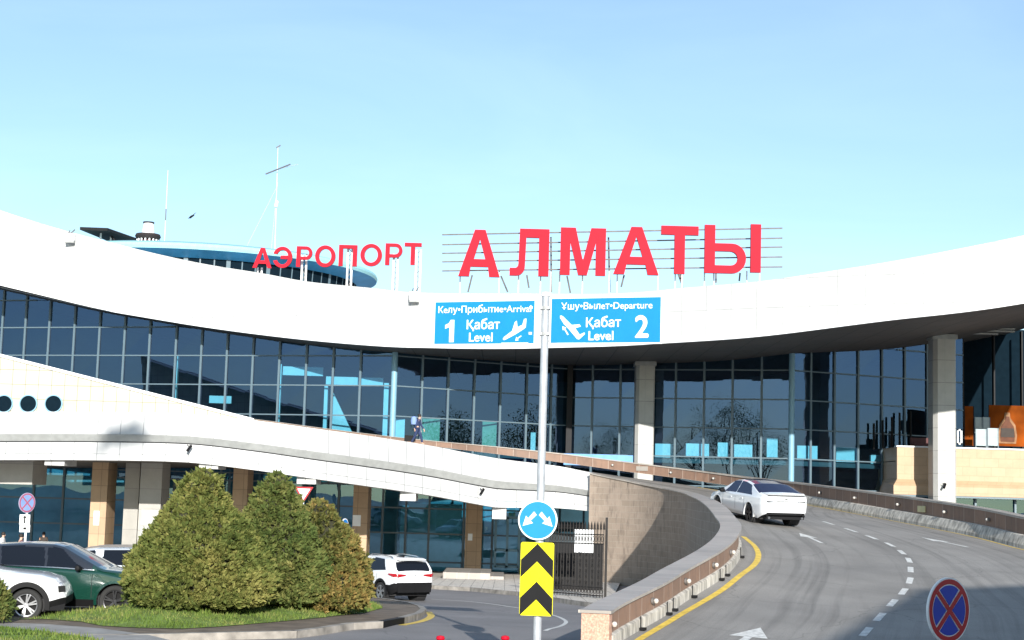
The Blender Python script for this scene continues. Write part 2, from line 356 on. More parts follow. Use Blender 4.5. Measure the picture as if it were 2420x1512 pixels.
def text(body, size, bold, m, parent, loc, rot, align='CENTER', sx=1.0, name='lettering'):
    """each glyph outline is filled on its own, so crossing strokes stay solid"""
    raw = body = body.replace('е', 'e'); body = body.replace('б', 'о')
    cu = bpy.data.curves.new(name, 'FONT'); cu.body = body; cu.size = size; cu.align_x = align; cu.align_y = 'CENTER'
    t = bpy.data.objects.new(name, cu); COL.objects.link(t)
    def adv(q): cu.body = q; bpy.context.view_layer.update(); return t.dimensions.x
    bex = None
    if 'б' in raw:
        pre = raw[:raw.index('б')]; tot = adv('|' + body + '|') - adv('||'); bex = (adv('|' + pre + '|') - adv('||') - tot / 2, adv('|' + pre + 'о|') - adv('||') - tot / 2); cu.body = body; bpy.context.view_layer.update()
    dg = bpy.context.evaluated_depsgraph_get(); cc = t.evaluated_get(dg).to_curve(dg); conts = []
    for sp in cc.splines:
        P = []; n = len(sp.bezier_points)
        for i in range(n):
            a, b = sp.bezier_points[i], sp.bezier_points[(i + 1) % n]
            p0, p1, p2, p3 = a.co.xy, a.handle_right.xy, b.handle_left.xy, b.co.xy; st = abs((p1 - p0).cross(p3 - p0)) + abs((p2 - p0).cross(p3 - p0)) < 1e-9
            for k in range(1 if st else 5): f = k / 5; P.append(p0 * (1 - f) ** 3 + p1 * 3 * f * (1 - f) ** 2 + p2 * 3 * f * f * (1 - f) + p3 * f ** 3)
        if not n: P = [q.co.xy for q in sp.points]
        P = [q for i, q in enumerate(P) if (q - P[i - 1]).length > size * .003]
        if len(P) > 2: conts.append((sum(P[i - 1].cross(P[i]) for i in range(len(P))) / 2, P))
    t.evaluated_get(dg).to_curve_clear(); bpy.data.objects.remove(t)
    big = max(conts, key=lambda c: abs(c[0])); sgn = 1 if big[0] > 0 else -1; mb = MB(); k = 0
    def isin(p, Q):
        c = False; j = len(Q) - 1
        for i in range(len(Q)):
            if (Q[i].y > p.y) != (Q[j].y > p.y) and p.x < (Q[j].x - Q[i].x) * (p.y - Q[i].y) / (Q[j].y - Q[i].y) + Q[i].x: c = not c
            j = i
        return c
    def within(A_, B_): return A_ is not B_ and abs(A_[0]) < abs(B_[0]) and A_[0] * B_[0] < 0 and all(isin(q, B_[1]) for q in A_[1])
    outs = [c for c in conts if not any(within(c, d) for d in conts)]; holes = [c for c in conts if any(within(c, d) for d in conts)]
    if bex:
        for ar, P in list(outs):
            cx = (min(q.x for q in P) + max(q.x for q in P)) / 2
            if bex[0] < cx < bex[1]:
                xa, xb = min(q.x for q in P), max(q.x for q in P); yt, yb = max(q.y for q in P), min(q.y for q in P); w_, h_ = xb - xa, yt - yb; st = .20 * w_
                T = [(xa, (yt + yb) / 2 - h_ * .1), (xa + w_ * .02, yt + h_ * .12), (xa + w_ * .20, yt + h_ * .32), (xa + w_ * .52, yt + h_ * .42), (xb - w_ * .08, yt + h_ * .54), (xb - w_ * .02, yt + h_ * .34), (xa + w_ * .55, yt + h_ * .22), (xa + w_ * .32, yt + h_ * .10), (xa + st * 1.3, yt - h_ * .12), (xa + st, (yt + yb) / 2 - h_ * .1)]
                outs.append((1, [Vector(p).to_2d() if len(p) > 2 else Vector(p) for p in T])); break
    for ar, P in outs:
        hs_ = [H for hc in holes for H in (hc[1],) if isin(H[0], P)]; k += 1
        loops = [[Vector((q.x * sx, q.y, 0)) for q in C] for C in [P] + hs_]; flat = [q for lp in loops for q in lp]; tris = mgeo.tessellate_polygon(loops)
        for n_, (ox, oy) in enumerate(((0, 0), (bold, 0), (-bold, 0), (0, bold), (0, -bold))):
            for tr in tris: mb.face([(flat[i].x + ox, flat[i].y + oy, (k % 7) * .0003 + n_ * .0022) for i in tr])
    o = mb.build(name, m, parent, local=True); o.location = loc; o.rotation_euler = rot; return o
def shape(contours, depth, m, parent, name, msides=None):
    """flat outline(s) in XZ (y towards camera negative), contours after the first may be holes"""
    cu = bpy.data.curves.new(name, 'CURVE'); cu.dimensions = '2D'; cu.fill_mode = 'BOTH'; cu.extrude = depth / 2
    for c in contours:
        sp = cu.splines.new('POLY'); sp.points.add(len(c) - 1)
        for i, (x, z) in enumerate(c): sp.points[i].co = (x, z, 0, 1)
        sp.use_cyclic_u = True
    t = bpy.data.objects.new(name, cu); COL.objects.link(t); dg = bpy.context.evaluated_depsgraph_get()
    me = bpy.data.meshes.new_from_object(t.evaluated_get(dg)); bpy.data.objects.remove(t)
    me.name = name; me.materials.clear(); me.materials.append(M[m])
    if msides:
        me.materials.append(M[msides])
        for p in me.polygons:
            if abs(p.normal.z) < .5: p.material_index = 1
    for v in me.vertices: x, y, z = v.co; v.co = (x, -z, y)
    me.update(); o = bpy.data.objects.new(name, me); COL.objects.link(o)
    if parent is not None: o.parent = parent
    return o

# ================================================================== THE SETTING: ground
def drape(outline, dz, step=None):
    """sheet over the gently falling ground"""
    bm = bmesh.new(); vs = [bm.verts.new((p[0], p[1], 0)) for p in outline]; bm.faces.new(vs)
    for y in (38, 55, 93, 98):
        g = bm.verts[:] + bm.edges[:] + bm.faces[:]
        bmesh.ops.bisect_plane(bm, geom=g, plane_co=(0, y, 0), plane_no=(0, 1, 0))
    for v in bm.verts: v.co.z = gz(v.co.y) + dz
    bmesh.ops.recalc_face_normals(bm, faces=bm.faces)
    mb = MB()
    for f in bm.faces:
        P = [v.co.copy() for v in f.verts]
        mb.face(P, [(p.x, p.y) for p in P])
    bm.free(); return mb
def slab(name, outline, dz, m, ms, kind='structure'):
    """raised slab with a kerb face all round"""
    o = drape(outline, dz).build(name, m, fix=True)
    return struct(o, kind)
g = drape([(-2500, -600), (2500, -600), (2500, 3500), (-2500, 3500)], 0).build('asphalt_ground', 'asph'); struct(g)

# kerbed island with the grass mound
isl_px = [(-500, 1518), (300, 1518), (700, 1508), (756, 1501), (834, 1488), (904, 1484), (954, 1474), (994, 1462), (1006, 1452), (998, 1443), (975, 1435), (923, 1426), (873, 1420), (800, 1418), (300, 1420), (-500, 1425)]
isl = [WG(*p) for p in isl_px]
slab('island_paving', [(p.x, p.y) for p in isl], .14, 'soil', None)
kb_main, kb_dark = MB(), MB(); n = len(isl)
for i in range(0, 12):
    a, b = isl[i], isl[i + 1]; d = (b - a); nn = Vector((d.y, -d.x, 0)).normalized()
    k0 = [Vector((p.x, p.y, gz(p.y))) for p in (a, b)]
    oa, ob = k0[0] + nn * .02, k0[1] + nn * .02
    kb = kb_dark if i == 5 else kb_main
    kb.strip([oa, ob], [oa + Vector((0, 0, .155)), ob + Vector((0, 0, .155))])
    ia, ib = k0[0] - nn * .16, k0[1] - nn * .16
    kb.strip([oa + Vector((0, 0, .155)), ob + Vector((0, 0, .155))], [ia + Vector((0, 0, .155)), ib + Vector((0, 0, .155))])
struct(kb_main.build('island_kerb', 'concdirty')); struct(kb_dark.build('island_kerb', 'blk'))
gr_px = [(-500, 1474), (-500, 1468), (0, 1464), (75, 1461), (130, 1452), (230, 1447), (330, 1442), (600, 1433), (800, 1424), (880, 1425), (905, 1436), (860, 1448), (770, 1458), (640, 1470), (520, 1480), (430, 1485), (330, 1483), (240, 1478), (190, 1468), (100, 1462)]
gr = [WG(*p, .155) for p in gr_px]
def hump(x, y):                                                 # the mound rises a little towards its middle
    d = 9e9; n = len(gr); P = Vector((x, y))
    for i in range(n):
        a, b = gr[i].xy, gr[(i + 1) % n].xy; ab = b - a; t = max(0, min(1, (P - a).dot(ab) / ab.length_squared)); d = min(d, (P - a - ab * t).length)
    t = min(1, d / 1.9); return .30 * t * t * (3 - 2 * t)
bm = bmesh.new(); bm.faces.new([bm.verts.new((max(p.x, -17), p.y, 0)) for p in gr])
x_ = -16.9
while x_ < -1: bmesh.ops.bisect_plane(bm, geom=bm.verts[:] + bm.edges[:] + bm.faces[:], plane_co=(x_, 0, 0), plane_no=(1, 0, 0)); x_ += .45
y_ = 33.0
while y_ < 52: bmesh.ops.bisect_plane(bm, geom=bm.verts[:] + bm.edges[:] + bm.faces[:], plane_co=(0, y_, 0), plane_no=(0, 1, 0)); y_ += .45
gm = MB()
for f in bm.faces:
    P = [Vector((v.co.x, v.co.y, gz(v.co.y) + .155 + hump(v.co.x, v.co.y))) for v in f.verts]; gm.face(P, [(p.x, p.y) for p in P])
bm.free(); struct(gm.build('lawn_bed', 'turf', smooth=True))
gr2_px = [(-500, 1482), (0, 1481), (52, 1486), (182, 1501), (250, 1516), (-500, 1560)]
gr2 = [WG(*p, .155) for p in gr2_px]; struct(drape([(p.x, p.y) for p in gr2], .155).build('lawn_bed', 'turf'))
pt = [WG(*p, .15) for p in [(-500, 1470), (0, 1471), (104, 1474), (234, 1484), (352, 1500), (420, 1517), (254, 1517), (182, 1502), (52, 1487), (0, 1482), (-500, 1481)]]
struct(drape([(p.x, p.y) for p in pt], .15).build('footpath', 'path'))
def inside(p, poly):
    c = False; n = len(poly); j = n - 1
    for i in range(n):
        a, b = poly[i], poly[j]
        if (a.y > p[1]) != (b.y > p[1]) and p[0] < (b.x - a.x) * (p[1] - a.y) / (b.y - a.y) + a.x: c = not c
        j = i
    return c
gb = MB(); gb.tone = []
for poly, cnt in ((gr, 60000), (gr2, 12000)):
    xs = [max(p.x, -16) for p in poly]; ys = [p.y for p in poly]
    k = 0
    while k < cnt:
        x = random.uniform(min(xs), max(xs)); y = random.uniform(min(ys), max(ys))
        k += 1
        if not inside((x, y), poly): continue
        z = gz(y) + .15 + (hump(x, y) if poly is gr else 0); a = random.uniform(0, 6.28); h = random.uniform(.03, .10) * (1 + .5 * math.sin(x * 2.1) * math.sin(y * 3.3)); w = .014
        dx, dy = math.cos(a) * w, math.sin(a) * w; lx, ly = random.uniform(-.04, .04), random.uniform(-.04, .04)
        gb.face([(x - dx, y - dy, z), (x + dx, y + dy, z), (x + lx, y + ly, z + h)]); gb.tone.append(min(1, max(0, .45 + .4 * math.sin(x * 1.3 + 2 * math.sin(y * 1.7)) * math.sin(y * 2.3 + x) + random.gauss(0, .22))))
struct(gb.build('lawn_grass', 'grass', fix=False), 'stuff')

# far pavement by the building, raised behind its kerb
kb_px = [(-500, 1398), (300, 1392), (873, 1390), (1022, 1392), (1110, 1397), (1225, 1408), (1300, 1421), (1381, 1433), (1440, 1440)]
kp = [WG(*p) for p in kb_px]
struct(drape([(p.x, p.y) for p in kp] + [(7.5, 100), (-60, 100)], .15).build('pavement', 'walk'))
k2 = MB()
A = [Vector((p.x, p.y - .02, gz(p.y) - .02)) for p in kp]; B = [Vector((p.x, p.y - .02, gz(p.y) + .165)) for p in kp]; C_ = [Vector((p.x, p.y + .16, gz(p.y) + .165)) for p in kp]
k2.strip(A, B).strip(B, C_); struct(k2.build('pavement_kerb', 'concdirty'))
# painted lines on the lower road
def flatline(pts, w, dz=.006):
    mb = MB(); L_ = []; R_ = []
    P = catmull([Vector(p) for p in pts], 8)
    for i, p in enumerate(P):
        d = (P[min(i + 1, len(P) - 1)] - P[max(i - 1, 0)]); nn = Vector((-d.y, d.x, 0)).normalized() * w / 2
        for s_, q in ((L_, p + nn), (R_, p - nn)): s_.append(Vector((q.x, q.y, gz(q.y) + dz)))
    return mb.strip(L_, R_)
struct(flatline([WG(*p) for p in [(1019, 1416), (1100, 1421), (1199, 1433), (1303, 1453), (1332, 1464), (1337, 1472), (1318, 1482), (1288, 1491)]], .11).build('road_line', 'wline'))
struct(flatline([WG(*p) for p in [(1012, 1446), (1019, 1455), (1010, 1463), (985, 1471), (950, 1478)]], .2).build('kerb_line', 'yline'))

# ================================================================== THE RAMP
UPZ = Vector((0, 0, 1))
pairs = [  # inner point, outer point, inner wall height, outer wall height
    (Vector((.3, -8, 1.1)), Vector((16, -8, 1.4)), .75, 1.05), (Vector((.9, 15, 1.11)), Vector((17, 15, 1.4)), .75, 1.05),
    (Vector((1.6, 27.5, 1.12)), Vector((18.5, 28, 1.42)), .75, 1.05),
    (W(1446, 1441, 32.2), Vector((19.5, 35, 1.65)), .75, 1.05), (W(1573, 1375, 36.6), Vector((20.2, 41, 2.05)), .75, 1.05),
    (W(1623, 1345, 38.9), Vector((20.3, 45, 2.35)), .75, 1.05), (W(1706, 1298, 42.2), Vector((19.8, 50.5, 2.75)), .75, 1.05),
    (W(1738, 1270, 44.8), Vector((19.2, 53.5, 2.98)), .75, 1.07), (W(1750, 1243, 47.2), W(2419, 1221, 56.5), .75, 1.1), (W(1735, 1221, 49.6), W(2327, 1202, 60), .66, 1.1),
    (W(1715, 1199, 53), W(2207, 1183, 64.5), .55, 1.1), (W(1691, 1182.5, 57.5), W(2100, 1168, 69), .5, 1.08), (W(1663, 1171.5, 65.5), W(2000, 1154.5, 73.5), .5, 1.05),
    (W(1640, 1164, 75), W(1907, 1143, 79), .6, 1.02), (W(1600, 1155, 79), W(1830, 1134, 82.5), .75, 1.0), (W(1540, 1144, 81.5), W(1750, 1125, 86), .75, .95),
    (W(1483, 1133, 83), W(1620, 1108, 89.5), .7, .9), (W(1403, 1118, 84.5), W(1483, 1091, 91.5), .6, .9), (W(1323, 1102, 84.8), W(1342, 1073, 92.5), .45, .85),
    (W(1175, 1083, 83.8), W(1175, 1055, 93), .25, .7), (W(1017, 1053, 82), W(1010, 1040, 94), .12, .5), (W(880, 1031, 80), W(907, 1029, 94.5), .1, .35),
    (W(756, 1014, 78.5), W(760, 1011, 95), .1, .3), (W(600, 993, 77.5), W(600, 990, 95), .1, .3), (W(450, 978, 77), W(450, 976, 95), .1, .3),
    (W(200, 973, 77), W(200, 969, 95), .1, .3), (W(0, 973, 77), W(0, 969, 95), .1, .3), (W(-500, 973, 77), W(-500, 969, 95), .1, .3)]
NS = 8
icap = catmull([p[0] for p in pairs], NS); ocap = catmull([p[1] for p in pairs], NS)
def hval(i, k): j, t = divmod(i, NS); return pairs[j][k] if t == 0 or j + 1 >= len(pairs) else lerp(pairs[j][k], pairs[j + 1][k], t / NS)
ibase = [p - UPZ * hval(i, 2) for i, p in enumerate(icap)]; obase = [p - UPZ * hval(i, 3) for i, p in enumerate(ocap)]
rd = MB(); vv = 0; NL = 10
for i in range(len(ibase) - 1):
    a0, a1, b0, b1 = ibase[i], ibase[i + 1], obase[i], obase[i + 1]
    dv = ((a1 - a0).length + (b1 - b0).length) / 2; w0 = (b0 - a0).length; w1 = (b1 - a1).length
    for k in range(NL):
        s0, s1 = k / NL, (k + 1) / NL
        rd.face([a0.lerp(b0, s0), a0.lerp(b0, s1), a1.lerp(b1, s1), a1.lerp(b1, s0)], [(w0 * s0, vv), (w0 * s1, vv), (w1 * s1, vv + dv), (w1 * s0, vv + dv)])
    vv += dv
road = rd.build('ramp_road', 'ramp', smooth=True); struct(road)
BVH = BVHTree.FromPolygons([tuple(p) for p in rd.v], rd.f)
def R(u, v):
    h = BVH.ray_cast(Vector((0, 0, CAMZ)), ray(u, v)); return h[0]
def down(p):
    h = BVH.ray_cast(Vector((p.x, p.y, 30)), Vector((0, 0, -1))); return h[0] if h[0] else Vector((p.x, p.y, gz(p.y)))
def rline(pts, w, name, m, dz=.006, n=6):
    P = catmull(pts, n); mb = MB(); A = []; B = []
    for i, p in enumerate(P):
        d = P[min(i + 1, len(P) - 1)] - P[max(i - 1, 0)]; nn = Vector((-d.y, d.x, 0)).normalized() * w / 2
        A.append(down(p + nn) + UPZ * dz); B.append(down(p - nn) + UPZ * dz)
    return struct(mb.strip(A, B).build(name, m))
ypts = [R(*p) for p in [(1420, 1570), (1510, 1512), (1580, 1470), (1656, 1425), (1715, 1388), (1756, 1355), (1779, 1338), (1791, 1321), (1791, 1304), (1782, 1289), (1768, 1277), (1757, 1268)]]
rline([p for p in ypts if p], .17, 'yellow_edge_line', 'yline')
i0 = 3 * NS + 4; i1 = 16 * NS
rline([obase[i].lerp(ibase[i], .038) for i in range(i0, i1, 2)], .11, 'yellow_edge_line', 'yline', n=2)
dpx = [(1908, 1220), (1958, 1236), (2011, 1253), (2060, 1270), (2103, 1287), (2131, 1305), (2148, 1324), (2152, 1346), (2150, 1372), (2135, 1398), (2109, 1425), (2079, 1458), (2047, 1493), (2013, 1532)]
dp = [R(*p) for p in dpx]
for i, p in enumerate(dp):
    if i == 0: continue
    d = (dp[min(i + 1, len(dp) - 1)] - dp[i - 1]); ln = d.length / (2 if 0 < i < len(dp) - 1 else 1); d = d.normalized()
    nn = Vector((-d.y, d.x, 0)).normalized() * .085; h = d * min(ln * .27, .75)
    q = [down(p + s_ * h + t_ * nn) + UPZ * .006 for s_, t_ in ((-1, -1), (1, -1), (1, 1), (-1, 1))]
    struct(MB().face(q).build('lane_dash', 'wline'))
def arrow(u, v, d, s=1.0):
    p = R(u, v); d = Vector((d[0], d[1], 0)).normalized(); n = Vector((-d.y, d.x, 0)); out = MB()
    F2 = [(-1.5, .09), (-1.5, -.09), (.15, -.09), (.15, .09)]; H2 = [(.15, -.42), (1.5, 0), (.15, .42)]
    for poly in (F2, H2): out.face([down(p + d * a * s + n * b * s) + UPZ * .006 for a, b in poly])
    struct(out.build('lane_arrow', 'wline'))
arrow(1915, 1271, (dp[0] - dp[2]) + Vector((-.7, 0, 0)), .72); arrow(2231, 1281, (obase[10 * NS] - obase[9 * NS]) + Vector((-1.2, 0, 0)), .85); arrow(1765, 1508, (ibase[6 * NS] - ibase[4 * NS]), 1.0)

def profile(pts_base, pts_top, prof, flip=1, n0=0, n1=None):
    """sweep a section (offset to the left of travel, fraction of height, extra z)"""
    n1 = n1 or len(pts_base) - 1; rows = []
    for i in range(n0, n1 + 1):
        d = pts_top[min(i + 1, len(pts_top) - 1)] - pts_top[max(i - 1, 0)]; nn = Vector((-d.y, d.x, 0)).normalized() * flip
        b, t = pts_base[i], pts_top[i]
        rows.append([Vector((t.x, t.y, 0)) + nn * o + UPZ * (lerp(b.z, t.z, f) + dz) for o, f, dz in prof])
    mb = MB(); u = 0; K = len(prof)
    dist = [0]
    for a, b in zip(prof, prof[1:]): dist.append(dist[-1] + math.hypot(a[0] - b[0], (a[1] - b[1]) * 1.0 + (a[2] - b[2])))
    for i in range(len(rows) - 1):
        du = (rows[i + 1][0] - rows[i][0]).length
        for k in range(K - 1):
            a, b, c, d = rows[i][k], rows[i + 1][k], rows[i + 1][k + 1], rows[i][k + 1]
            mb.face([a, b, c, d], [(u, dist[k]), (u + du, dist[k]), (u + du, dist[k + 1]), (u, dist[k + 1])])
        u += du
    mb.face(rows[0]); mb.face(rows[-1][::-1]); return mb
# inner wall: travel goes away from the camera, left of travel is the lower road side
S0 = 3 * NS; S1 = 17 * NS
iw = thing('ramp_inner_wall', 'curved stone parapet with broad coping along the inside of the ramp', 'wall', tuple(icap[S0] - UPZ * 1.0))
profile(ibase, icap, [(.05, .3, 0), (.05, .92, 0), (.5, .92, 0), (.5, .3, 0)], n0=S0, n1=S1).build('granite_face', 'panelgran', iw)
profile(ibase, icap, [(-.04, -.2, 0), (-.04, .3, 0), (.03, .34, 0), (.3, .34, 0), (.3, -.2, 0)], n0=S0, n1=S1).build('base_kerb', 'conc', iw)
profile(ibase, icap, [(-.03, .925, 0), (-.03, 1, 0), (.6, 1, 0), (.6, .925, 0), (-.03, .925, 0)], n0=S0, n1=S1).build('coping', 'capgran', iw)
rows_t = [p.copy() for p in icap]; lowb = [Vector((p.x, p.y, gz(p.y) - .1)) for p in icap]
def wallrow(i, off, z):
    d = icap[i + 1] - icap[i - 1]; nn = Vector((-d.y, d.x, 0)).normalized(); return Vector((icap[i].x, icap[i].y, 0)) + nn * off + UPZ * z
rw = MB(); A = [wallrow(i, .52, gz(icap[i].y) - .2) for i in range(S0, S1 + 1)]; B = [wallrow(i, .52, lerp(ibase[i].z, icap[i].z, .922)) for i in range(S0, S1 + 1)]
rw.strip(A, B); rw.build('block_face', 'brick', iw)
# pink granite end pier
pc = icap[S0]; d0 = (icap[S0 + 1] - icap[S0 - 1]); d0.z = 0; d0 = d0.normalized(); n0 = Vector((-d0.y, d0.x, 0))
def around(c, a, b, z0, z1, mb):
    P = [c + d0 * x + n0 * y for x, y in ((-.02 + a[0], b[0]), (a[1], b[0]), (a[1], b[1]), (-.02 + a[0], b[1]))]
    P = [Vector((p.x, p.y, z0)) for p in P]; mb.prism(P, (0, 0, z1 - z0)); return mb
pm = MB(); around(pc, (-.32, 0), (-.01, .56), gz(32) - .3, pc.z - .06, pm); pm.build('end_pier', 'pink', iw)
pm = MB(); around(pc, (-.36, -.001), (-.05, .62), pc.z - .058, pc.z + .003, pm); pm.build('pier_cap', 'capgran', iw)
# outer wall: right of travel is outside
O0 = 2 * NS; O1 = len(ocap) - 1
ow = thing('ramp_outer_wall', 'long brown granite parapet above a pale concrete barrier on the far side of the ramp', 'wall', tuple(obase[O0]))
profile(obase, ocap, [(-.25, .36, 0), (-.25, .93, 0), (.0, .93, 0), (.0, .36, 0)][::-1], n0=O0, n1=O1).build('granite_face', 'panelgran', ow)
profile(obase, ocap, [(-.3, -.3, 0), (.28, -.3, 0), (.24, .12, 0), (.1, .40, 0), (-.02, .43, 0), (-.28, .43, 0)], n0=O0, n1=14 * NS).build('barrier', 'conc', ow)
profile(obase, ocap, [(.06, .93, 0), (.06, 1, 0), (-.42, 1, 0), (-.42, .93, 0), (.06, .93, 0)], n0=O0, n1=O1).build('coping', 'capgran', ow)
# round wall lamps on both parapets, and yellow reflector plates
def wall_lamp(p, n, lab, grp):
    t = thing('wall_lamp', lab, 'lamp', tuple(p), 0, grp)
    MB().tube(p, p + n * .05, .075, 12).build('back_plate', 'steeldk', t)
    mb = MB(); 
    for a in range(6):
        for b in range(10):
            pass
    q = p + n * .1
    prof = [(0, -.06), (.04, -.045), (.06, 0), (.04, .045), (0, .06)]
    mb.lathe(prof, 12, 'Z', tuple(q)); mb.build('globe', 'globe', t, smooth=True); return t
def onouter(u, f=.62):
    best = min(range(O0, O1), key=lambda i: abs(px(ocap[i])[0] - u) if ocap[i].y > 30 else 9e9)
    d = ocap[best + 1] - ocap[best - 1]; nn = Vector((-d.y, d.x, 0)).normalized()
    p = obase[best].lerp(ocap[best], f); return p + nn * .01, nn
RMi = RM.transposed()
def px(p):
    q = RMi @ (Vector(p) - Vector((0, 0, CAMZ))); return (1210 + F * q.x / -q.z, 756 - F * q.y / -q.z)
for u, w_ in ((2343, 'nearest the right edge of the picture'), (2232, 'right of the yellow plate'), (2123, 'between the white column and the glazing corner'), (2021, 'below the clear lower glazing'), (1937, 'just right of the white saloon'), (1696, 'just left of the white saloon'), (1584, 'below the right end of the long glazing'), (1457, 'left of the slim white column')):
    p, nn = onouter(u, .66); wall_lamp(p, nn, 'round white lamp on the far parapet, ' + w_, 'round lamps on the far parapet')
for u, lab in ((2176, 'small yellow plate on the dark parapet near the big white column'), (1513, 'small cream plate on the brown parapet below the slim column')):
    p, nn = onouter(u, .62 if u > 2000 else .68); tt = Vector((-nn.y, nn.x, 0)); mb = MB()
    mb.obox(p + nn * .02 - tt * .36, p + nn * .02 + tt * .36, .04, .26, up=UPZ)
    tag(mb.build('reflector_plate', 'cream2' if u > 2000 else 'capgran'), lab, 'plate')
def oninner(u, v):
    best = min(range(S0, 9 * NS), key=lambda i: (px(lerpv(i, .6))[0] - u) ** 2 + (px(lerpv(i, .6))[1] - v) ** 2)
    d = icap[best + 1] - icap[best - 1]; nn = Vector((d.y, -d.x, 0)).normalized(); return lerpv(best, .62) - nn * .05 + nn * .01, nn
def lerpv(i, f): return ibase[i].lerp(icap[i], f)
for (u, v), w_ in (((1451, 1482), 'nearest the pink end pier'), ((1553, 1425), 'second from the pink end pier'), ((1631, 1379), 'third from the pink end pier'), ((1691, 1340), 'fourth from the pink end pier'), ((1732, 1308), 'at the tight bend')):
    p, nn = oninner(u, v); wall_lamp(p, nn, 'small round white lamp on the near parapet, ' + w_, 'round lamps on the near parapet')
# little drain brackets at the foot of the near parapet
lab_d = ['lowest, beside the pink pier', 'second up the ramp', 'third up the ramp', 'fourth up the ramp', 'fifth up the ramp', 'sixth up the ramp', 'highest, at the bend']
for k, (u, v) in enumerate([(1502, 1478), (1563, 1448), (1583, 1434), (1624, 1409), (1688, 1365), (1706, 1352), (1752, 1318)]):
    best = min(range(S0, 9 * NS), key=lambda i: (px(ibase[i])[0] - u) ** 2 + (px(ibase[i])[1] - v) ** 2)
    d = icap[best + 1] - icap[best - 1]; nn = Vector((d.y, -d.x, 0)).normalized(); p = ibase[best] + nn * .05; dd = Vector((d.x, d.y, 0)).normalized()
    mb = MB(); mb.obox(p + UPZ * .02, p + UPZ * .3, .025, .025); mb.obox(p - dd * .09 + UPZ * .03 + nn * .05, p + dd * .09 + UPZ * .03 + nn * .05, .12, .06)
    tag(mb.build('drain_bracket', 'blk'), 'small black iron bracket at the foot of the near parapet, ' + lab_d[k], 'bracket', 'iron brackets at the parapet foot')

# ================================================================== THE OVERPASS DECK (left)
fi0 = 17 * NS; fi1 = len(icap) - 1
FP = icap[fi0:fi1 + 1]; FB = []
for p in FP:
    u = px(p)[0]; hh = interp([(0, 2.36), (450, 2.37), (880, 2.55), (1175, 2.6), (1400, 2.05)], u); FB.append(p - UPZ * hh)
dk = thing('overpass_deck', 'white clad curved overpass carrying the upper drive in front of the terminal', 'overpass', (FP[-1].x * 0 - 10, 78, gz(80)))
# travel runs right to left here: left of travel = towards the camera
def fprof(prof, name, m): return profile(FB, FP, prof).build(name, m, dk)
fprof([(-.3, 1.0, 0), (.0, 1.0, 0), (.16, .54, 0), (-.2, .54, 0)], 'upper_band', 'whiteband')
fprof([(.15, .537, 0), (.15, .53, 0), (-.06, .395, 0), (-.2, .395, 0)], 'grey_ledge', 'grey')  # grey colour paints in the shade of this downward face
fprof([(-.2, .393, 0), (-.1, .393, 0), (-.1, .372, 0), (-.2, .372, 0)], 'shadow_gap', 'dark')
fprof([(-.3, .37, 0), (-.02, .37, 0), (.0, .135, 0), (-.3, .135, 0)], 'lower_band', 'whiteband')
fprof([(-.3, .128, 0), (.03, .128, 0), (.05, 0, 0), (-.5, 0, 0)], 'drip_edge', 'whiteband')
us = MB(); A = [p + UPZ * .02 for p in FB]; B = [Vector((p.x, 103, p.z + .02)) for p in FB]; us.strip(A, B); A2 = [p + Vector((0, .45, .02)) for p in FB]
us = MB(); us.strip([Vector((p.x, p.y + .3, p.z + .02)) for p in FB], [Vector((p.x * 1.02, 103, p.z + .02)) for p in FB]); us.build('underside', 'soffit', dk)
def colbox(mb, x0, x1, y0, y1, z0, z1):
    mb.box((x0, y0, z0), (x1, y1, z1)); return mb
def zund(x): return min(FB, key=lambda p: abs(p.x - x)).z
lowcols = [  # u0,u1 front face at mid height v, y, material
    (213, 251, 1200, 83.8, 1.0, 'colstone'), (292, 326, 1200, 85, 1.0, 'colgrey'), (549, 583, 1180, 86, 1.0, 'colstone'), (833, 868, 1230, 88.9, 1.1, 'colstone'), (1099, 1138, 1270, 97.0, 1.3, 'colstone')]
for u0, u1, v, y, dep, m in lowcols:
    x0, x1 = W(u0, v, y).x, W(u1, v, y).x
    colbox(MB(), x0, x1, y, y + dep * 1.9, gz(y) + .1, zund(x0) + .03).build('column', m, dk)
# white beam ends
for u0, u1, v0, v1, y in ((105, 152, 1088, 1099, 77.25), (470, 515, 1092, 1107, 77.3), (701, 746, 1123, 1143, 78.5), (945, 982, 1165, 1183, 81.6), (1163, 1196, 1206, 1226, 84.2)):
    a, b = W(u0, v1, y), W(u1, v1, y); zz = W(u0, v0, y).z
    mb = MB(); mb.box((a.x, y, a.z), (b.x, y + 2.2, zund(a.x) + .035)); mb.build('beam_end', 'whiteband', dk)
# beams between columns, hanging box at far left
a, b = W(-300, 1165, 80.5), W(74, 1165, 80.5); MB().box((a.x, 80.5, W(0, 1143, 80.5).z), (b.x, 83, zund(b.x) + .03)).build('cross_beam', 'colgrey', dk)
a, b = W(330, 1165, 84), W(381, 1165, 84); MB().box((a.x, 84, gz(84) + .1), (b.x, 86, zund(b.x) + .03)).build('pier_wall', 'colgrey', dk)
MB().box((W(335, 1200, 82.2).x, 82.2, gz(82) + .1), (W(378, 1200, 82.2).x, 83.4, W(340, 1203, 82.2).z)).build('pier_wall', 'colwhite', dk)
# low stone plinth & steps by the pavement
pl = thing('stone_plinth', 'low pale stone plinth with steps in front of the lower doors', 'plinth', tuple(W(1100, 1372, 80)))
y = 82; zb = gz(y) + .15
MB().box((W(1046, 1375, y).x, y, zb), (W(1158, 1375, y).x, y + 5, zb + .32)).build('platform', 'capgran', pl)
MB().box((W(1158, 1375, y).x + .01, y + .3, zb), (W(1190, 1375, y).x, y + 5, zb + .16)).build('step', 'capgran', pl)
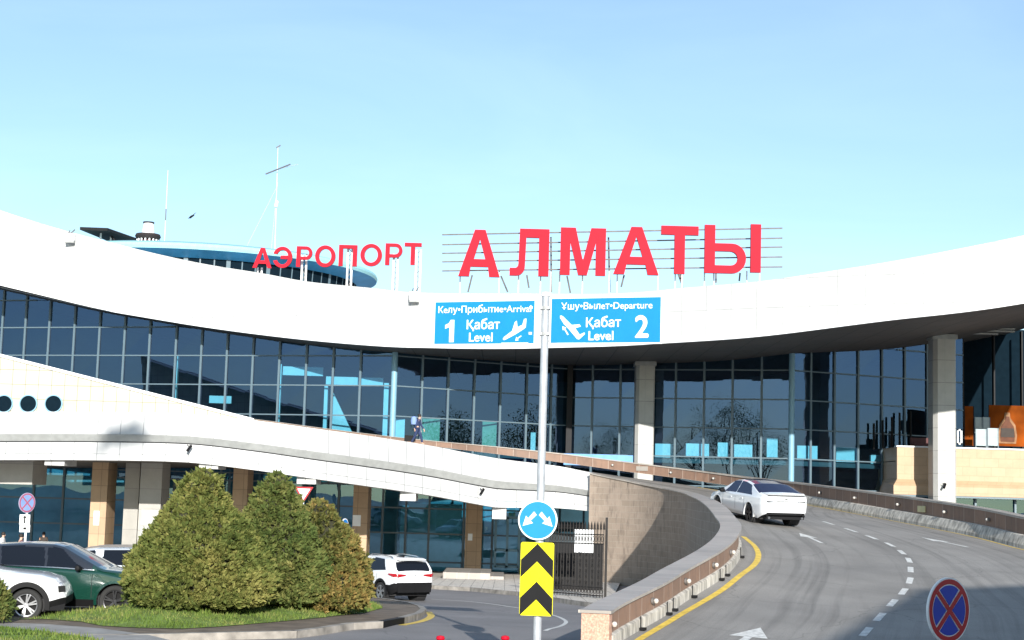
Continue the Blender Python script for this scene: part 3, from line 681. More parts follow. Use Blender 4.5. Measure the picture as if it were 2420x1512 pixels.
# small notices on columns
for u, v, y, w, h, lab in ((362 * .63, 1224, 83.8, .3, .75, 'white paper notice on the sunlit stone column beside the parked cars'), (843, 1230, 88.9, .45, .62, 'pale paper notice on the stone column right of the conifers'), (1111, 1269, 97.0, .28, .42, 'small white notice on the darkest stone column')):
    c = W(u, v, y); mb = MB(); mb.box((c.x - w / 2, y - .03, c.z - h / 2), (c.x + w / 2, y - .005, c.z + h / 2)); tag(mb.build('paper_notice', 'signwhite'), lab, 'notice')

# ================================================================== THE TERMINAL
tm = thing('terminal_building', 'airport terminal with sweeping white canopy and blue glass front', 'building', (0, 100, 0))
cy = [(-700, 107), (0, 101), (340, 98.5), (720, 94), (930, 92), (1180, 91.2), (1340, 89.6), (1500, 88.2), (1900, 82.7), (2200, 80), (2420, 78.5), (3000, 76)]
top_px = [(-500, 310), (-200, 418), (0, 496), (156, 545), (281, 577), (339, 592), (482, 623), (630, 647), (721, 664), (893, 682), (945, 689), (1044, 693), (1197, 694), (1431, 694), (1540, 688), (1613, 680), (1773, 667), (1852, 656), (2102, 618), (2294, 582), (2419, 556), (2650, 505), (2900, 450)]
bot_px = [(-500, 560), (-200, 632), (0, 678), (115, 704), (232, 730), (352, 751), (474, 771), (630, 792), (780, 808), (930, 819), (1008, 821), (1149, 823.5), (1273, 822), (1299, 821), (1453, 817), (1575, 810), (1789, 795), (2102, 756), (2292, 735), (2419, 716), (2650, 672), (2900, 620)]
Tp = catmull([W(u, v, interp(cy, u)) for u, v in top_px], 6); Bp = catmull([W(u, v, interp(cy, u)) for u, v in bot_px], 6)
xt = [(p.x, p.z) for p in Tp]; xb = [(p.x, p.z) for p in Bp]; xy = [(p.x, p.y) for p in Bp]
def smooth(tab, x, r=1.2): return sum(interp(tab, x + d) for d in (-r, -r / 2, 0, r / 2, r)) / 5
XS = [lerp(xb[0][0], xb[-1][0], i / 150) for i in range(151)]
ft = [Vector((x, smooth(xy, x), smooth(xt, x, .6))) for x in XS]; fb = [Vector((x, smooth(xy, x), smooth(xb, x, .6))) for x in XS]
def zsof(x): return smooth(xb, x, .6)
MB().strip(fb, ft).build('canopy_fascia', 'white', tm, smooth=True)
lip = MB(); lip.strip(ft, [p + Vector((0, .5, .03)) for p in ft]).strip([p + Vector((0, .5, .03)) for p in ft], [Vector((p.x * 1.02, 150, p.z - 2.5)) for p in ft]); lip.build('canopy_roof', 'whiteband', tm)
sf = MB(); u = 0
for i in range(150):
    a, b = fb[i], fb[i + 1]; du = (b - a).length; ys = [a.y, 99, 150]
    for k in range(2):
        P = [Vector((a.x, a.y if k == 0 else 99, a.z)), Vector((b.x, b.y if k == 0 else 99, b.z)), Vector((b.x, 99 if k == 0 else 150, b.z)), Vector((a.x, 99 if k == 0 else 150, a.z))]
        sf.face(P, [(u, P[0].y), (u + du, P[1].y), (u + du, P[2].y), (u, P[3].y)])
    u += du
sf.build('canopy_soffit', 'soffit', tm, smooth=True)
ed = MB(); ed.strip([p + Vector((0, -.05, -.02)) for p in fb], [p + Vector((0, -.05, .22)) for p in fb]).strip([p + Vector((0, -.05, .22)) for p in fb], [p + Vector((0, .02, .24)) for p in fb]).strip([p + Vector((0, -.05, -.02)) for p in fb], [p + Vector((0, .3, -.02)) for p in fb]); ed.build('canopy_edge_trim', 'signwhite', tm)
# glass walls
gp = [(-400, 108), (930, 96), (1348, 102.5), (1870, 98.5), (2275, 104.5)]
G = [W(u, 950, y) for u, y in gp]; G = [Vector((p.x, p.y, 0)) for p in G]
LV = [4.42, 6.27, 8.12, 9.97, 11.82, 13.67, 15.5]
sec_u = [[-60, -5, 50, 107, 167, 227, 287, 347, 410, 471, 532, 594, 657, 721, 785, 850], [995, 1057, 1119, 1181, 1243, 1301], [1400, 1466, 1532, 1597, 1664, 1731, 1800], [1915, 1971, 2027, 2083, 2137, 2190, 2237]]
GZ0 = 3.9
for k in range(4):
    a, b = G[k], G[k + 1]; n = 24
    A = [a.lerp(b, i / n) + UPZ * GZ0 for i in range(n + 1)]; B = [Vector((p.x, p.y, zsof(p.x) + .02)) for p in A]
    d = (b - a).normalized(); nn = Vector((d.y, -d.x, 0)); mb = MB()
    for u in sec_u[k]:
        r = ray(u, 950); t = (a.x * r.y - a.y * r.x) / (d.y * r.x - d.x * r.y)      # crossing of the sight plane with the wall line
        p = a + d * t
        mb.obox(p + nn * .06 + UPZ * GZ0, p + nn * .06 + UPZ * zsof(p.x), .085, .13, up=d)
    ts = [0]
    for u in sec_u[k]:
        r = ray(u, 950); t = (a.x * r.y - a.y * r.x) / (d.y * r.x - d.x * r.y)
        if 0 < t < (b - a).length: ts.append(t)
    ts.append((b - a).length); gl = MB(); rn = random.Random(k); zs = [GZ0] + LV + [40]
    for t0, t1 in zip(ts, ts[1:]):
        p, q = a + d * t0, a + d * t1
        for z0, z1 in zip(zs, zs[1:]):
            zp, zq = min(z1, zsof(p.x) + .02), min(z1, zsof(q.x) + .02)
            if zp <= z0 and zq <= z0: continue
            zp, zq = max(zp, z0 + .001), max(zq, z0 + .001); e = lambda: nn * rn.uniform(-.006, .006)
            gl.face([p + UPZ * z0 + e(), q + UPZ * z0 + e(), q + UPZ * zq + e(), p + UPZ * zp + e()])
    gl.build('glass_wall', 'glass', tm, fix=False)
    for z in LV:
        run = None
        for i in range(61):
            p = a.lerp(b, i / 60); ok = z < zsof(p.x) - .1
            if ok and run is None: run = p
            if (not ok or i == 60) and run is not None:
                q = p if ok else a.lerp(b, (i - 1) / 60)
                if (q - run).length > .5: mb.obox(run + nn * .05 + UPZ * z, q + nn * .05 + UPZ * z, .10, .075)
                run = None
    mb.obox(a + nn * .04 + UPZ * (GZ0 + .03), b + nn * .04 + UPZ * (GZ0 + .03), .16, .1)
    mb.build('mullions', 'mull', tm)
for i, r_ in ((1, .19), (3, .19)):
    p = G[i]; MB().tube(p + Vector((0, -.15, GZ0)), p + Vector((0, -.15, zsof(p.x))), r_, 16).build('corner_post', 'post', tm, smooth=True)
p = G[2]; MB().box((p.x - .25, p.y - .4, GZ0), (p.x + .12, p.y, zsof(p.x))).build('recess_post', 'dark', tm)
# building behind: interior floor, back wall, right hand recess
x0, x1 = -46, 42
MB().face([(x0, 104, 6.18), (x0, 126, 6.18), (x1, 126, 6.18), (x1, 104, 6.18)]).build('interior_floor', 'intfloor', tm)
fl = MB(); 
for k in range(4):
    a, b = G[k], G[k + 1]; fl.face([a + Vector((0, .25, 6.18)), b + Vector((0, .25, 6.18)), Vector((b.x, 112, 6.18)), Vector((a.x, 112, 6.18))]); fl.face([a + Vector((0, .25, 6.18)), b + Vector((0, .25, 6.18)), b + Vector((0, .25, 5.85)), a + Vector((0, .25, 5.85))])
fl.build('floor_slab', 'intfloor', tm)
bx_ = [lerp(x0, x1, i / 60) for i in range(61)]
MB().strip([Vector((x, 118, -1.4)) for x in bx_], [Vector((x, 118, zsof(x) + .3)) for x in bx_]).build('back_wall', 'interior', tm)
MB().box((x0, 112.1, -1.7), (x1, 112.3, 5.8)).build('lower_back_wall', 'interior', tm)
# terrace on the right
ty = 98.0
ta, tb = W(2120, 1056, ty), W(2121, 1168, ty); tz1, tz0 = ta.z, tb.z
mb = MB(); mb.box((ta.x, ty, tz0 + .95), (ta.x + 26, ty + 5, tz1)); mb.build('terrace_parapet', 'beige', tm)
mb = MB(); xx = ta.x; P = [Vector((xx - .3, ty - .35, tz0)), Vector((xx + 26, ty - .35, tz0)), Vector((xx + 26, ty - .35, tz0 + .55)), Vector((xx - .3, ty - .35, tz0 + .55))]
Q = [Vector((xx - .003, ty - .004, tz0 + .95)), Vector((xx + 26, ty - .004, tz0 + .95))]
mb.strip([P[0], P[1]], [P[3], P[2]]).strip([P[3], P[2]], Q); mb.face([P[0], P[3], Q[0], Vector((xx, ty + 5, tz0 + .95)), Vector((xx - .3, ty + 5, tz0))]); mb.face([P[0], P[1], Vector((xx + 26, ty + 5, tz0)), Vector((xx - .3, ty + 5, tz0))])
mb.build('terrace_skirt', 'beige', tm)
MB().box((ta.x - .05, ty - .07, tz1 + .003), (ta.x + 26, ty + .5, tz1 + .09)).build('terrace_coping', 'signwhite', tm)
MB().box((ta.x - .3, ty - .3, tz0 - .12), (ta.x + 26, ty + .5, tz0 - .004)).build('terrace_edge', 'mull', tm)
MB().box((ta.x, ty + .5, tz1 - .9), (ta.x + 26, 112, tz1 - .85)).build('terrace_floor', 'intfloor', tm)
MB().face([(ta.x - .2, ty + .8, -1), (ta.x + 26, ty + .8, -1), (ta.x + 26, ty + .8, tz0), (ta.x - .2, ty + .8, tz0)]).build('lower_glass', 'glassdk', tm)
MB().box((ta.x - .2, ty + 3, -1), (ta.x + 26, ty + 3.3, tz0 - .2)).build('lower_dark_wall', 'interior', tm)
mb = MB()
for u in (2153, 2305, 2399): x = W(u, 1180, ty + .7).x; MB().box((x - .06, ty + .62, -1), (x + .06, ty + .75, tz0)).build('lower_mullion', 'mull', tm)
rx_ = [G[4].x - .5 + i * 1.5 for i in range(24)]
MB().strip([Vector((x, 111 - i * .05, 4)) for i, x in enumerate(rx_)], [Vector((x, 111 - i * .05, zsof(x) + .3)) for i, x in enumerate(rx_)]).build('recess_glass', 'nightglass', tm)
mb = MB(); mb.box((G[4].x - .1, G[4].y, 4), (G[4].x + .1, 112, zsof(G[4].x))); mb.build('return_wall', 'dark', tm)
mb = MB()
for u in (2395, 2330): x = W(u, 950, 111).x; MB().box((x - .05, 109.0, 4), (x + .05, 109.4, zsof(x))).build('recess_mullion', 'dark', tm)
for u, v, w in ((2320, 866, 2.2), (2352, 880, 2.6), (2378, 887, 1.2)):
    p = W(u, v, 101); p.z = zsof(p.x) - .06; MB().box((p.x - w / 2, 101, p.z - .05), (p.x + w / 2, 101.25, p.z + .05)).build('soffit_light', 'grey', tm)
# columns under the canopy
def oct_col(u0, u1, v, y, z0, parent):
    x0, x1 = W(u0, v, y).x, W(u1, v, y).x; w = x1 - x0; c = w * .17; z1 = zsof((x0 + x1) / 2) + .02; d = w * .95
    P = [(x0 + c, y), (x1 - c * .35, y), (x1, y + c * .35), (x1, y + d), (x0, y + d), (x0, y + c)]
    mb = MB(); n = len(P)
    for i in range(n):
        a, b = P[i], P[(i + 1) % n]; L_ = math.hypot(b[0] - a[0], b[1] - a[1])
        mb.face([(a[0], a[1], z0), (b[0], b[1], z0), (b[0], b[1], z1), (a[0], a[1], z1)], [(0, z0), (L_, z0), (L_, z1), (0, z1)])
    c_ = mb.build('canopy_column', 'colwhite', parent)
    xm = (x0 + x1) / 2; g_ = MB(); g_.box((xm - .012, y - .004, z0), (xm + .012, y + .02, z1)); g_.build('column_joint', 'grey', c_)
    cb = MB(); cb.box((x0 - .08, y - .08, z1 - .3), (x1 + .08, y + d + .05, z1 - .02)); cb.build('column_head', 'grey', c_); return c_
oct_col(1501, 1546, 1000, 99.3, 2.5, tm); oct_col(2207, 2260, 1000, 95.0, 1.0, tm)
# cream wing with round windows
wy = 86.0
tri = [W(-500, 1010, wy), W(640, 1010, wy), W(640, 1004, wy), W(600, 991, wy), W(0, 838, wy), W(-500, 690, wy)]
mb = MB(); mb.face(tri, [(p.x, p.z) for p in tri]); mb.build('cream_wing', 'cream', tm, fix=False)
MB().strip([tri[5], tri[4], tri[3], tri[2]], [p + Vector((0, .9, 0)) for p in (tri[5], tri[4], tri[3], tri[2])]).build('wing_top', 'colwhite', tm)
tr_ = MB(); 
for a, b in ((tri[5], tri[4]), (tri[4], tri[3])): tr_.obox(a + Vector((0, -.05, -.03)), b + Vector((0, -.05, -.03)), .12, .16)
tr_.build('wing_trim', 'signwhite', tm)
for u in (10, 67.5, 127):
    c = W(u, 954, wy - .02); fr_ = MB(); fr_.lathe([(.44, 0), (.44, -.09), (.5, -.09), (.5, .0)], 36, 'Y', tuple(c)); f_ = fr_.build('round_window', 'post', tm, smooth=True)
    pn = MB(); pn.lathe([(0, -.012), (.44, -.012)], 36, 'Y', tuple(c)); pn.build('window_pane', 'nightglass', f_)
# glazing under the deck
ly = 101.5; xa, xe = W(-400, 1200, ly).x, W(1290, 1200, ly).x
zt_ = 4.9
mb = MB(); mb.face([(xa, ly, -1.6), (xe, ly, -1.6), (xe, ly, zt_), (xa, ly, zt_)]); mb.build('arrivals_glass', 'glassdk', tm)
mb = MB()
for u in (78, 148, 222, 300, 345, 410, 475, 540, 610, 665, 730, 800, 905, 960, 1015, 1097, 1165, 1230): x = W(u, 1200, ly).x; mb.box((x - .07, ly - .14, -1.6), (x + .07, ly, zt_))
for z in (-.9, .9, 2.5): mb.box((xa, ly - .1, z - .05), (xe, ly - .01, z + .05))
mb.build('arrivals_frames', 'mull', tm)
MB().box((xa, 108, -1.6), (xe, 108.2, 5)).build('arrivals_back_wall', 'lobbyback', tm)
dr = MB(); xd = W(1170, 1300, ly - .5).x; xd2 = W(1226, 1300, ly - .5).x; zd = W(1170, 1222, ly - .5).z; zd0 = -1.1
for x in (xd, (xd + xd2) / 2, xd2): dr.box((x - .08, ly - .55, zd0), (x + .08, ly - .4, zd))
for z in (zd, zd0 + 1.1, zd0 + .05): dr.box((xd, ly - .55, z - .08), (xd2, ly - .42, z + .08))
dr.build('entrance_door', 'post', tm)
# things seen through the glass
def inner_box(u0, u1, v0, v1, y, name, m, lab, cat, dep=.5):
    a, b = W(u0, v1, y), W(u1, v0, y); mb = MB(); mb.box((a.x, y, a.z), (b.x, y + dep, b.z)); return tag(mb.build(name, m), lab, cat)
for a in ((1548, 1590, 1049, 1080, 101.3, 'check_in_counter', 'intwhite', 'white counter behind the glass just right of the slim white column', 'counter'),
          (1621, 1676, 1049, 1080, 100.7, 'check_in_counter', 'intwhite', 'white counter behind the second pane right of the slim white column', 'counter'),
          (1735, 1778, 1051, 1081, 99.8, 'check_in_counter', 'intwhite', 'white counter behind the glass above and left of the white saloon', 'counter'),
          (1884, 1932, 1054, 1086, 99.7, 'check_in_counter', 'intwhite', 'white counter behind the glass just right of the light blue corner post', 'counter'),
          (1976, 2026, 1058, 1091, 101.1, 'check_in_counter', 'intwhite', 'wide white counter in the middle of the right hand glazing', 'counter'),
          (2058, 2106, 1076, 1096, 102.3, 'check_in_counter', 'intwhite', 'low white counter behind the glass beside the beige terrace', 'counter'),
          (1696, 1722, 1046, 1080, 100.1, 'window_curtain', 'intwhite', 'pale hanging curtain left of the counter above the white saloon', 'curtain', .1),
          (1812, 1838, 1036, 1080, 99.2, 'window_curtain', 'intwhite', 'pale curtain hanging close to the light blue corner post', 'curtain', .1),
          (762, 775, 912, 1030, 97.8, 'interior_pillar', 'intwhite', 'pale pillar inside the glass in the middle of the left glazing', 'pillar', .4),
          (903, 919, 905, 1040, 96.5, 'interior_pillar', 'intwhite', 'pale pillar inside the glass next to the left light blue post', 'pillar', .4),
          (412, 421, 840, 960, 101.0, 'interior_pillar', 'intwhite', 'slim pale pillar inside the glass above the cream wing', 'pillar', .4),
          (657, 666, 860, 1010, 98.8, 'interior_pillar', 'intwhite', 'slim pale pillar inside the glass above the tip of the cream wing', 'pillar', .4),
          (770, 906, 893, 908, 97.7, 'hanging_panel', 'intwhite', 'long pale panel hanging between two interior pillars', 'panel', .15),
          (668, 764, 868, 886, 98.7, 'hanging_panel', 'intwhite', 'pale board hung high behind the left glazing', 'panel', .15),
          (494, 547, 936, 952, 100.2, 'hanging_panel', 'intwhite', 'small pale board low behind the glass above the cream slope', 'panel', .15),
          (930, 957, 990, 1060, 96.7, 'partition_panel', 'intwhite', 'pale partition behind the glass left of the walking person', 'partition', .2),
          (996, 1040, 990, 1060, 98.0, 'partition_panel', 'intgreen', 'green partition behind the glass right of the walking person', 'partition', .2),
          (1138, 1174, 995, 1080, 100.1, 'partition_panel', 'intgreen', 'olive green partition behind the glass below the left blue sign', 'partition', .2),
          (1253, 1266, 1022, 1080, 101.5, 'interior_pillar', 'intwhite', 'pale pillar low behind the glass just left of the sign pole', 'pillar', .3)):
    inner_box(*a)
# sloping stair flank inside
a = W(780, 912, 98.8); b = W(836, 1030, 98.8); c = W(780, 1030, 98.8)
tag(MB().prism([a, b, c], (0, .4, 0)).build('stair_flank', 'intwhite'), 'pale sloping flank of a stair inside the left glazing', 'stair')
# lower pale lit panels inside the arrivals level
for k, (u0, u1, v0, v1, lab) in enumerate(((942, 958, 1200, 1350, 'narrow pale wall strip behind the arrivals glazing left of the wide one'), (960, 1092, 1192, 1350, 'wide pale wall behind the arrivals glazing left of the dark column'), (1160, 1226, 1212, 1350, 'pale wall behind the lower entrance door'))):
    inner_box(u0, u1, v0, v1, 102.6, 'lobby_wall', 'intwhite', lab, 'wall', .2)
inner_box(1332, 1496, 1076, 1098, 97.5, 'blue_banner', 'banner', 'long plain blue banner along the parapet left of the slim column', 'banner', .1)

# ---- terrace things
py = 100.5
a, b = W(2338, 1053, py), W(2455, 960, py)
pf = thing('poster_board', 'large orange advertising poster with a bottle on the terrace', 'poster', (a.x, py, a.z))
MB().box((a.x, py, a.z), (b.x, py + .12, b.z)).build('poster_face', 'orange', pf)
cx = W(2380, 1000, py).x; zz = lambda v: W(2380, v, py).z
btl = [(-.55, zz(1048)), (.55, zz(1048)), (.62, zz(1030)), (.52, zz(1004)), (.2, zz(988)), (.16, zz(975)), (-.16, zz(975)), (-.2, zz(988)), (-.52, zz(1004)), (-.62, zz(1030))]
o = shape([[(x + cx, z) for x, z in btl]], .04, 'amber', None, 'poster_bottle'); o.location = (-a.x, -.03, -a.z); o.parent = pf
o2 = shape([[(x * .78 + cx, zz(1026) + (z - zz(1026)) * .82) for x, z in btl]], .02, 'bottlein', None, 'bottle_glass'); o2.location = (-a.x, -.06, -a.z); o2.parent = pf
MB().box((cx - .42, py - .095, zz(1033)), (cx + .42, py - .075, zz(1012))).build('bottle_label', 'olive', pf)
for u0, u1, v0, v1, y, nm, m, lab, cat in ((2307, 2330, 1014, 1053, 99, 'menu_board', 'board', 'pale board standing left of another board on the terrace', 'board'), (2335, 2358, 1012, 1053, 99.2, 'menu_board', 'board', 'brighter white board on the terrace in front of the orange poster', 'board'),
                             (2305, 2320, 986, 1012, 100.2, 'window_blind', 'board', 'left pale blind hanging behind the terrace boards', 'blind'), (2324, 2338, 986, 1014, 100.3, 'window_blind', 'board', 'right pale blind hanging beside the orange poster', 'blind'),
                             (2280, 2300, 960, 1053, 101, 'wall_panel', 'orange', 'narrow orange and brown panel left of the terrace boards', 'panel'),
                             (2262, 2274, 1014, 1050, 99, 'picture_frame', 'signwhite', 'white framed panel just right of the big white column', 'frame'),
                             (2160, 2204, 1034, 1054, 99, 'terrace_sofa', 'maroon', 'dark brown sofa behind the terrace parapet left of the white column', 'sofa')):
    a, b = W(u0, v1, y), W(u1, v0, y)
    t = thing(nm, lab, cat, (a.x, y, a.z))
    if nm == 'picture_frame':
        for q in ((a.x, a.z, b.x, a.z + .1), (a.x, b.z - .1, b.x, b.z), (a.x, a.z, a.x + .1, b.z), (b.x - .1, a.z, b.x, b.z)): MB().box((q[0], y, q[1]), (q[2], y + .06, q[3])).build('frame_bar', m, t)
    elif nm == 'terrace_sofa':
        MB().box((a.x, y, a.z - .6), (b.x, y + .8, a.z + .2)).build('seat', m, t); MB().box((a.x, y + .8, a.z - .6), (b.x, y + 1, b.z)).build('backrest', m, t)
    else:
        MB().box((a.x, y, a.z), (b.x, y + .06, b.z)).build('panel_face', m, t)
        MB().obox((a.x - .02, y, a.z - .3), (a.x - .02, y, b.z), .05, .05).obox((b.x + .02, y, a.z - .3), (b.x + .02, y, b.z), .05, .05).build('frame', 'mull' if m != 'orange' else 'blk', t)
# thin dark flagpoles seen against the right glazing
fpl = [(2065, 1000, 1046), (2086, 993, 1045), (2108, 985, 1040), (2126, 975, 1040), (2152, 972, 1040)]
for k, (u, v0, v1) in enumerate(fpl):
    y = lerp(98.5, 104.5, (u - 1870) / 405) - .45; a, b = W(u, v1 + 15, y), W(u, v0, y); b.x = a.x
    tag(MB().tube(a, b, .075, 8).build('folded_parasol', 'blk', smooth=True), 'closed dark parasol on the terrace, %s of the row of five' % ['leftmost and shortest', 'second from the left', 'middle one', 'fourth from the left', 'rightmost'][k], 'parasol', 'closed parasols on the terrace')

# ================================================================== ROOF THINGS
pv = W(500, 640, 130); pz = 21.0; pc_ = Vector((W(470, 662, 130).x, 130, 0))
rb = thing('rooftop_pavilion', 'round blue rooftop pavilion with overhanging saucer roof behind the canopy', 'pavilion', (pc_.x, 130, 14))
Rr = W(891, 662, 130).x - pc_.x; zr = W(891, 660, 130).z
mb = MB(); mb.lathe([(0, zr + .75), (Rr - 1.2, zr + .62), (Rr - .1, zr + .34), (Rr, zr + .12), (Rr - .08, zr - .1)], 72, 'Z', (pc_.x, 130, 0)); mb.build('roof_rim', 'paleblue', rb, smooth=True)
mb = MB(); mb.lathe([(Rr - .08, zr - .1), (Rr - .5, zr - .22), (Rr - 1.75, zr - .52)], 72, 'Z', (pc_.x, 130, 0)); mb.build('roof_underside', 'midblue', rb, smooth=True)
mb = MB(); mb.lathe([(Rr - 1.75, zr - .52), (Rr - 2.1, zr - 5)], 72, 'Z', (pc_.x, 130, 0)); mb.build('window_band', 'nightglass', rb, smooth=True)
mb = MB()
for i in range(78):
    a = 2 * math.pi * i / 78; w = .16 if i % 3 == 0 else .05; r0, r1 = Rr - 1.71, Rr - 2.06; c, s_ = math.cos(a), math.sin(a); t = Vector((-s_, c, 0)) * w
    p0 = Vector((pc_.x + c * r0, 130 + s_ * r0, zr - .52)); p1 = Vector((pc_.x + c * r1, 130 + s_ * r1, zr - 5)); mb.face([p0 - t, p0 + t, p1 + t, p1 - t])
mb.build('window_bars', 'mull', rb)
# chimney lantern
p = W(349, 572, 118)
ch = thing('roof_lantern', 'small white roof turret with dark slatted collar left of the blue pavilion', 'turret', tuple(p))
mb = MB(); mb.lathe([(0, 1.48), (.36, 1.48), (.5, .7), (.5, .6)], 24, 'Z', tuple(p)); mb.build('cone', 'signwhite', ch, smooth=True)
MB().lathe([(0, 1.55), (.42, 1.55), (.42, 1.44), (0, 1.44)], 24, 'Z', tuple(p)).build('cone_cap', 'darkmetal', ch)
MB().lathe([(.4, .66), (.9, .6), (.97, .42), (.85, .2), (.8, .2)], 24, 'Z', tuple(p)).build('collar', 'darkmetal', ch)
mb = MB()
for i in range(16): a = i * math.pi / 8; q = p + Vector((math.cos(a) * .78, math.sin(a) * .78, 0)); mb.obox(q - UPZ * .6, q + UPZ * .3, .1, .1)
mb.build('collar_posts', 'signwhite', ch); MB().tube(p - UPZ * .6, p + UPZ * .5, .6, 16).build('core', 'maroon', ch)
# black canopy
p = W(238, 572, 120)
bc = thing('roof_shelter', 'flat black roofed shelter on the far roof near the left edge', 'shelter', tuple(p))
a, b = W(197, 548, 118), W(262, 546, 118); c = W(275, 560, 124)
MB().prism([Vector((a.x, 117, a.z)), Vector((b.x, 117, a.z - .02)), Vector((b.x + .9, 124, a.z + .25)), Vector((a.x + .4, 124, a.z + .25))], (0, 0, .22)).build('shelter_roof', 'blk', bc)
for q in ((238, 118.5), (262, 120)): x = W(q[0], 560, q[1]).x; MB().tube((x, q[1], a.z - 2.5), (x, q[1], a.z + .02), .07, 8).build('shelter_post', 'steelw', bc)
MB().tube((b.x - .2, 119, a.z - .1), (b.x + 1.0, 119, a.z - 1.6), .1, 8).build('shelter_brace', 'blk', bc)
# antennas
def mast(u0, v0, u1, v1, y, r, name, lab):
    a, b = W(u0, v0, y), W(u1, v1, y); t = thing(name, lab, 'antenna', tuple(a)); return a, b, t
a, b, t = mast(648, 640, 657, 345, 128, .05, 'aerial_mast', 'tall thin aerial mast with tilted crossbar behind the first red word')
MB().tube(a, b, .045, 6, .02).build('mast_pole', 'steelw', t)
c, d = W(628, 411, 128), W(686, 388, 127); MB().tube(c, d, .055, 6).build('crossbar', 'steeldk', t); c, d = W(668, 397, 128), W(704, 388, 126); MB().tube(c, d, .022, 6).build('crossbar', 'steelw', t)
c, d = W(653, 349, 128), W(663, 343, 128); MB().tube(c, d, .05, 6).build('top_dipole', 'steeldk', t)
q = W(652, 482, 128); mb = MB(); mb.tube(q + Vector((0, -.1, -.25)), q + Vector((.1, -.1, .25)), .15, 8); mb.build('small_dish', 'steelw', t)
MB().tube(W(655, 440, 128), W(580, 588, 124), .009, 5).build('guy_wire', 'steelw', t); MB().tube(W(656, 430, 128), W(640, 600, 128), .009, 5).build('guy_wire', 'steelw', t)
a, b, t = mast(388, 585, 397, 402, 126, .05, 'whip_aerial', 'thin whip aerial standing alone left of the small flying bird')
MB().tube(a, a.lerp(b, .45), .028, 6, .028).build('lower_rod', 'steelw', t); MB().tube(a.lerp(b, .35), a.lerp(b, .5), .045, 6).build('dark_joint', 'steeldk', t); MB().tube(a.lerp(b, .5), b, .03, 6, .02).build('upper_rod', 'steelw', t)
# roof line cable behind the canopy
mb = MB(); P = [W(440, 576, 122), W(520, 572, 122), W(610, 570, 122)]

# ---- red letters
def arc(cx, cz, rx, rz, a0, a1, n): return [(cx + rx * math.cos(math.radians(lerp(a0, a1, i / n))), cz + rz * math.sin(math.radians(lerp(a0, a1, i / n)))) for i in range(n + 1)]
def glyph(ch, w, s=.2):
    """outlines in a box 0..w by 0..1; s = stroke"""
    if ch == 'А':
        c = w / 2; return [[(0, 0), (s * 1.05, 0), (w * .29, .21), (w * .71, .21), (w - s * 1.05, 0), (w, 0), (c + s * .52, 1), (c - s * .52, 1)], [(w * .36, .37), (c, .80), (w * .64, .37)]]
    if ch == 'П': return [[(0, 0), (s, 0), (s, 1 - s * .85), (w - s, 1 - s * .85), (w - s, 0), (w, 0), (w, 1), (0, 1)]]
    if ch == 'Л': return [[(0, .0), (w * .17, 0)] + arc(w * .17, .2, w * .22, .2, -90, 0, 6)[1:] + [(w * .41, 1 - s * .85), (w - s, 1 - s * .85), (w - s, 0), (w, 0), (w, 1), (w * .24, 1), (w * .22, .25)] + arc(w * .14, .25, w * .08, .09, 0, -90, 4)[1:] + [(0, .16)]]
    if ch == 'М': c = w / 2; return [[(0, 0), (s * .95, 0), (s * .95, .70), (c - s * .42, 0), (c + s * .42, 0), (w - s * .95, .70), (w - s * .95, 0), (w, 0), (w, 1), (w - s * 1.45, 1), (c, .30), (s * 1.45, 1), (0, 1)]]
    if ch == 'Т': c = w / 2; return [[(c - s / 2, 0), (c + s / 2, 0), (c + s / 2, 1 - s * .85), (w, 1 - s * .85), (w, 1), (0, 1), (0, 1 - s * .85), (c - s / 2, 1 - s * .85)]]
    if ch == 'I': return [[(0, 0), (w, 0), (w, 1), (0, 1)]]
    if ch == 'Ь': return [[(0, 0)] + arc(w * .66, .31, w * .34, .31, -90, 90, 14) + [(s, .62), (s, 1), (0, 1)], [(s, s * .75)] + arc(w * .62, .31, w * .18, .31 - s * .75, -90, 90, 10) + [(s, .62 - s * .75)]]
    if ch == 'Р': return [[(0, 0), (s, 0), (s, .36)] + arc(w * .62, .68, w * .38, .32, -90, 90, 14) + [(0, 1)], [(s, .36 + s * .75)] + arc(w * .58, .68, w * .22, .32 - s * .75, -90, 90, 10) + [(s, 1 - s * .75)]]
    if ch == 'О': return [arc(w / 2, .5, w / 2, .52, 0, 352, 36), arc(w / 2, .5, w / 2 - s, .52 - s * .85, 0, 348, 30)]
    if ch == 'Э':
        o_ = arc(w * .45, .5, w * .55, .52, 160, -160, 30); i_ = arc(w * .45, .5, w * .55 - s, .52 - s * .85, -155, -14, 12)
        i2 = arc(w * .45, .5, w * .55 - s, .52 - s * .85, 14, 155, 12)
        return [o_ + i_ + [(w * .35, .42), (w * .35, .58)] + i2]
def word(letters, top, bot, y0, y1, name, lab, depth, s):
    t = thing(name, lab, 'sign', tuple(W(letters[0][1], bot[0], y0)))
    ul, ur = letters[0][1], letters[-1][2]
    for chh, u0, u1 in letters:
        f = ((u0 + u1) / 2 - ul) / (ur - ul); y = lerp(y0, y1, f); f0 = (u0 - ul) / (ur - ul)
        a = W(u0, lerp(bot[0], bot[1], f), y); b = W(u1, lerp(bot[0], bot[1], f), y); h = W(u0, lerp(top[0], top[1], f), y).z - a.z
        w = (b.x - a.x); g = glyph(chh, w / h, s)
        o = shape([[(x * h, z * h) for x, z in c] for c in g], depth, 'red', t, 'letter', 'redside'); o.location = Vector((a.x, y, a.z)) - t.location
    return t
t = word([('А', 597, 642), ('Э', 648, 690), ('Р', 700, 737), ('О', 744, 792), ('П', 800, 843), ('О', 851, 902), ('Р', 910, 950), ('Т', 955, 995)], (586, 573), (633, 625), 97.5, 94.5, 'red_word_sign', 'smaller red Cyrillic rooftop word АЭРОПОРТ on white posts', .22, .19)
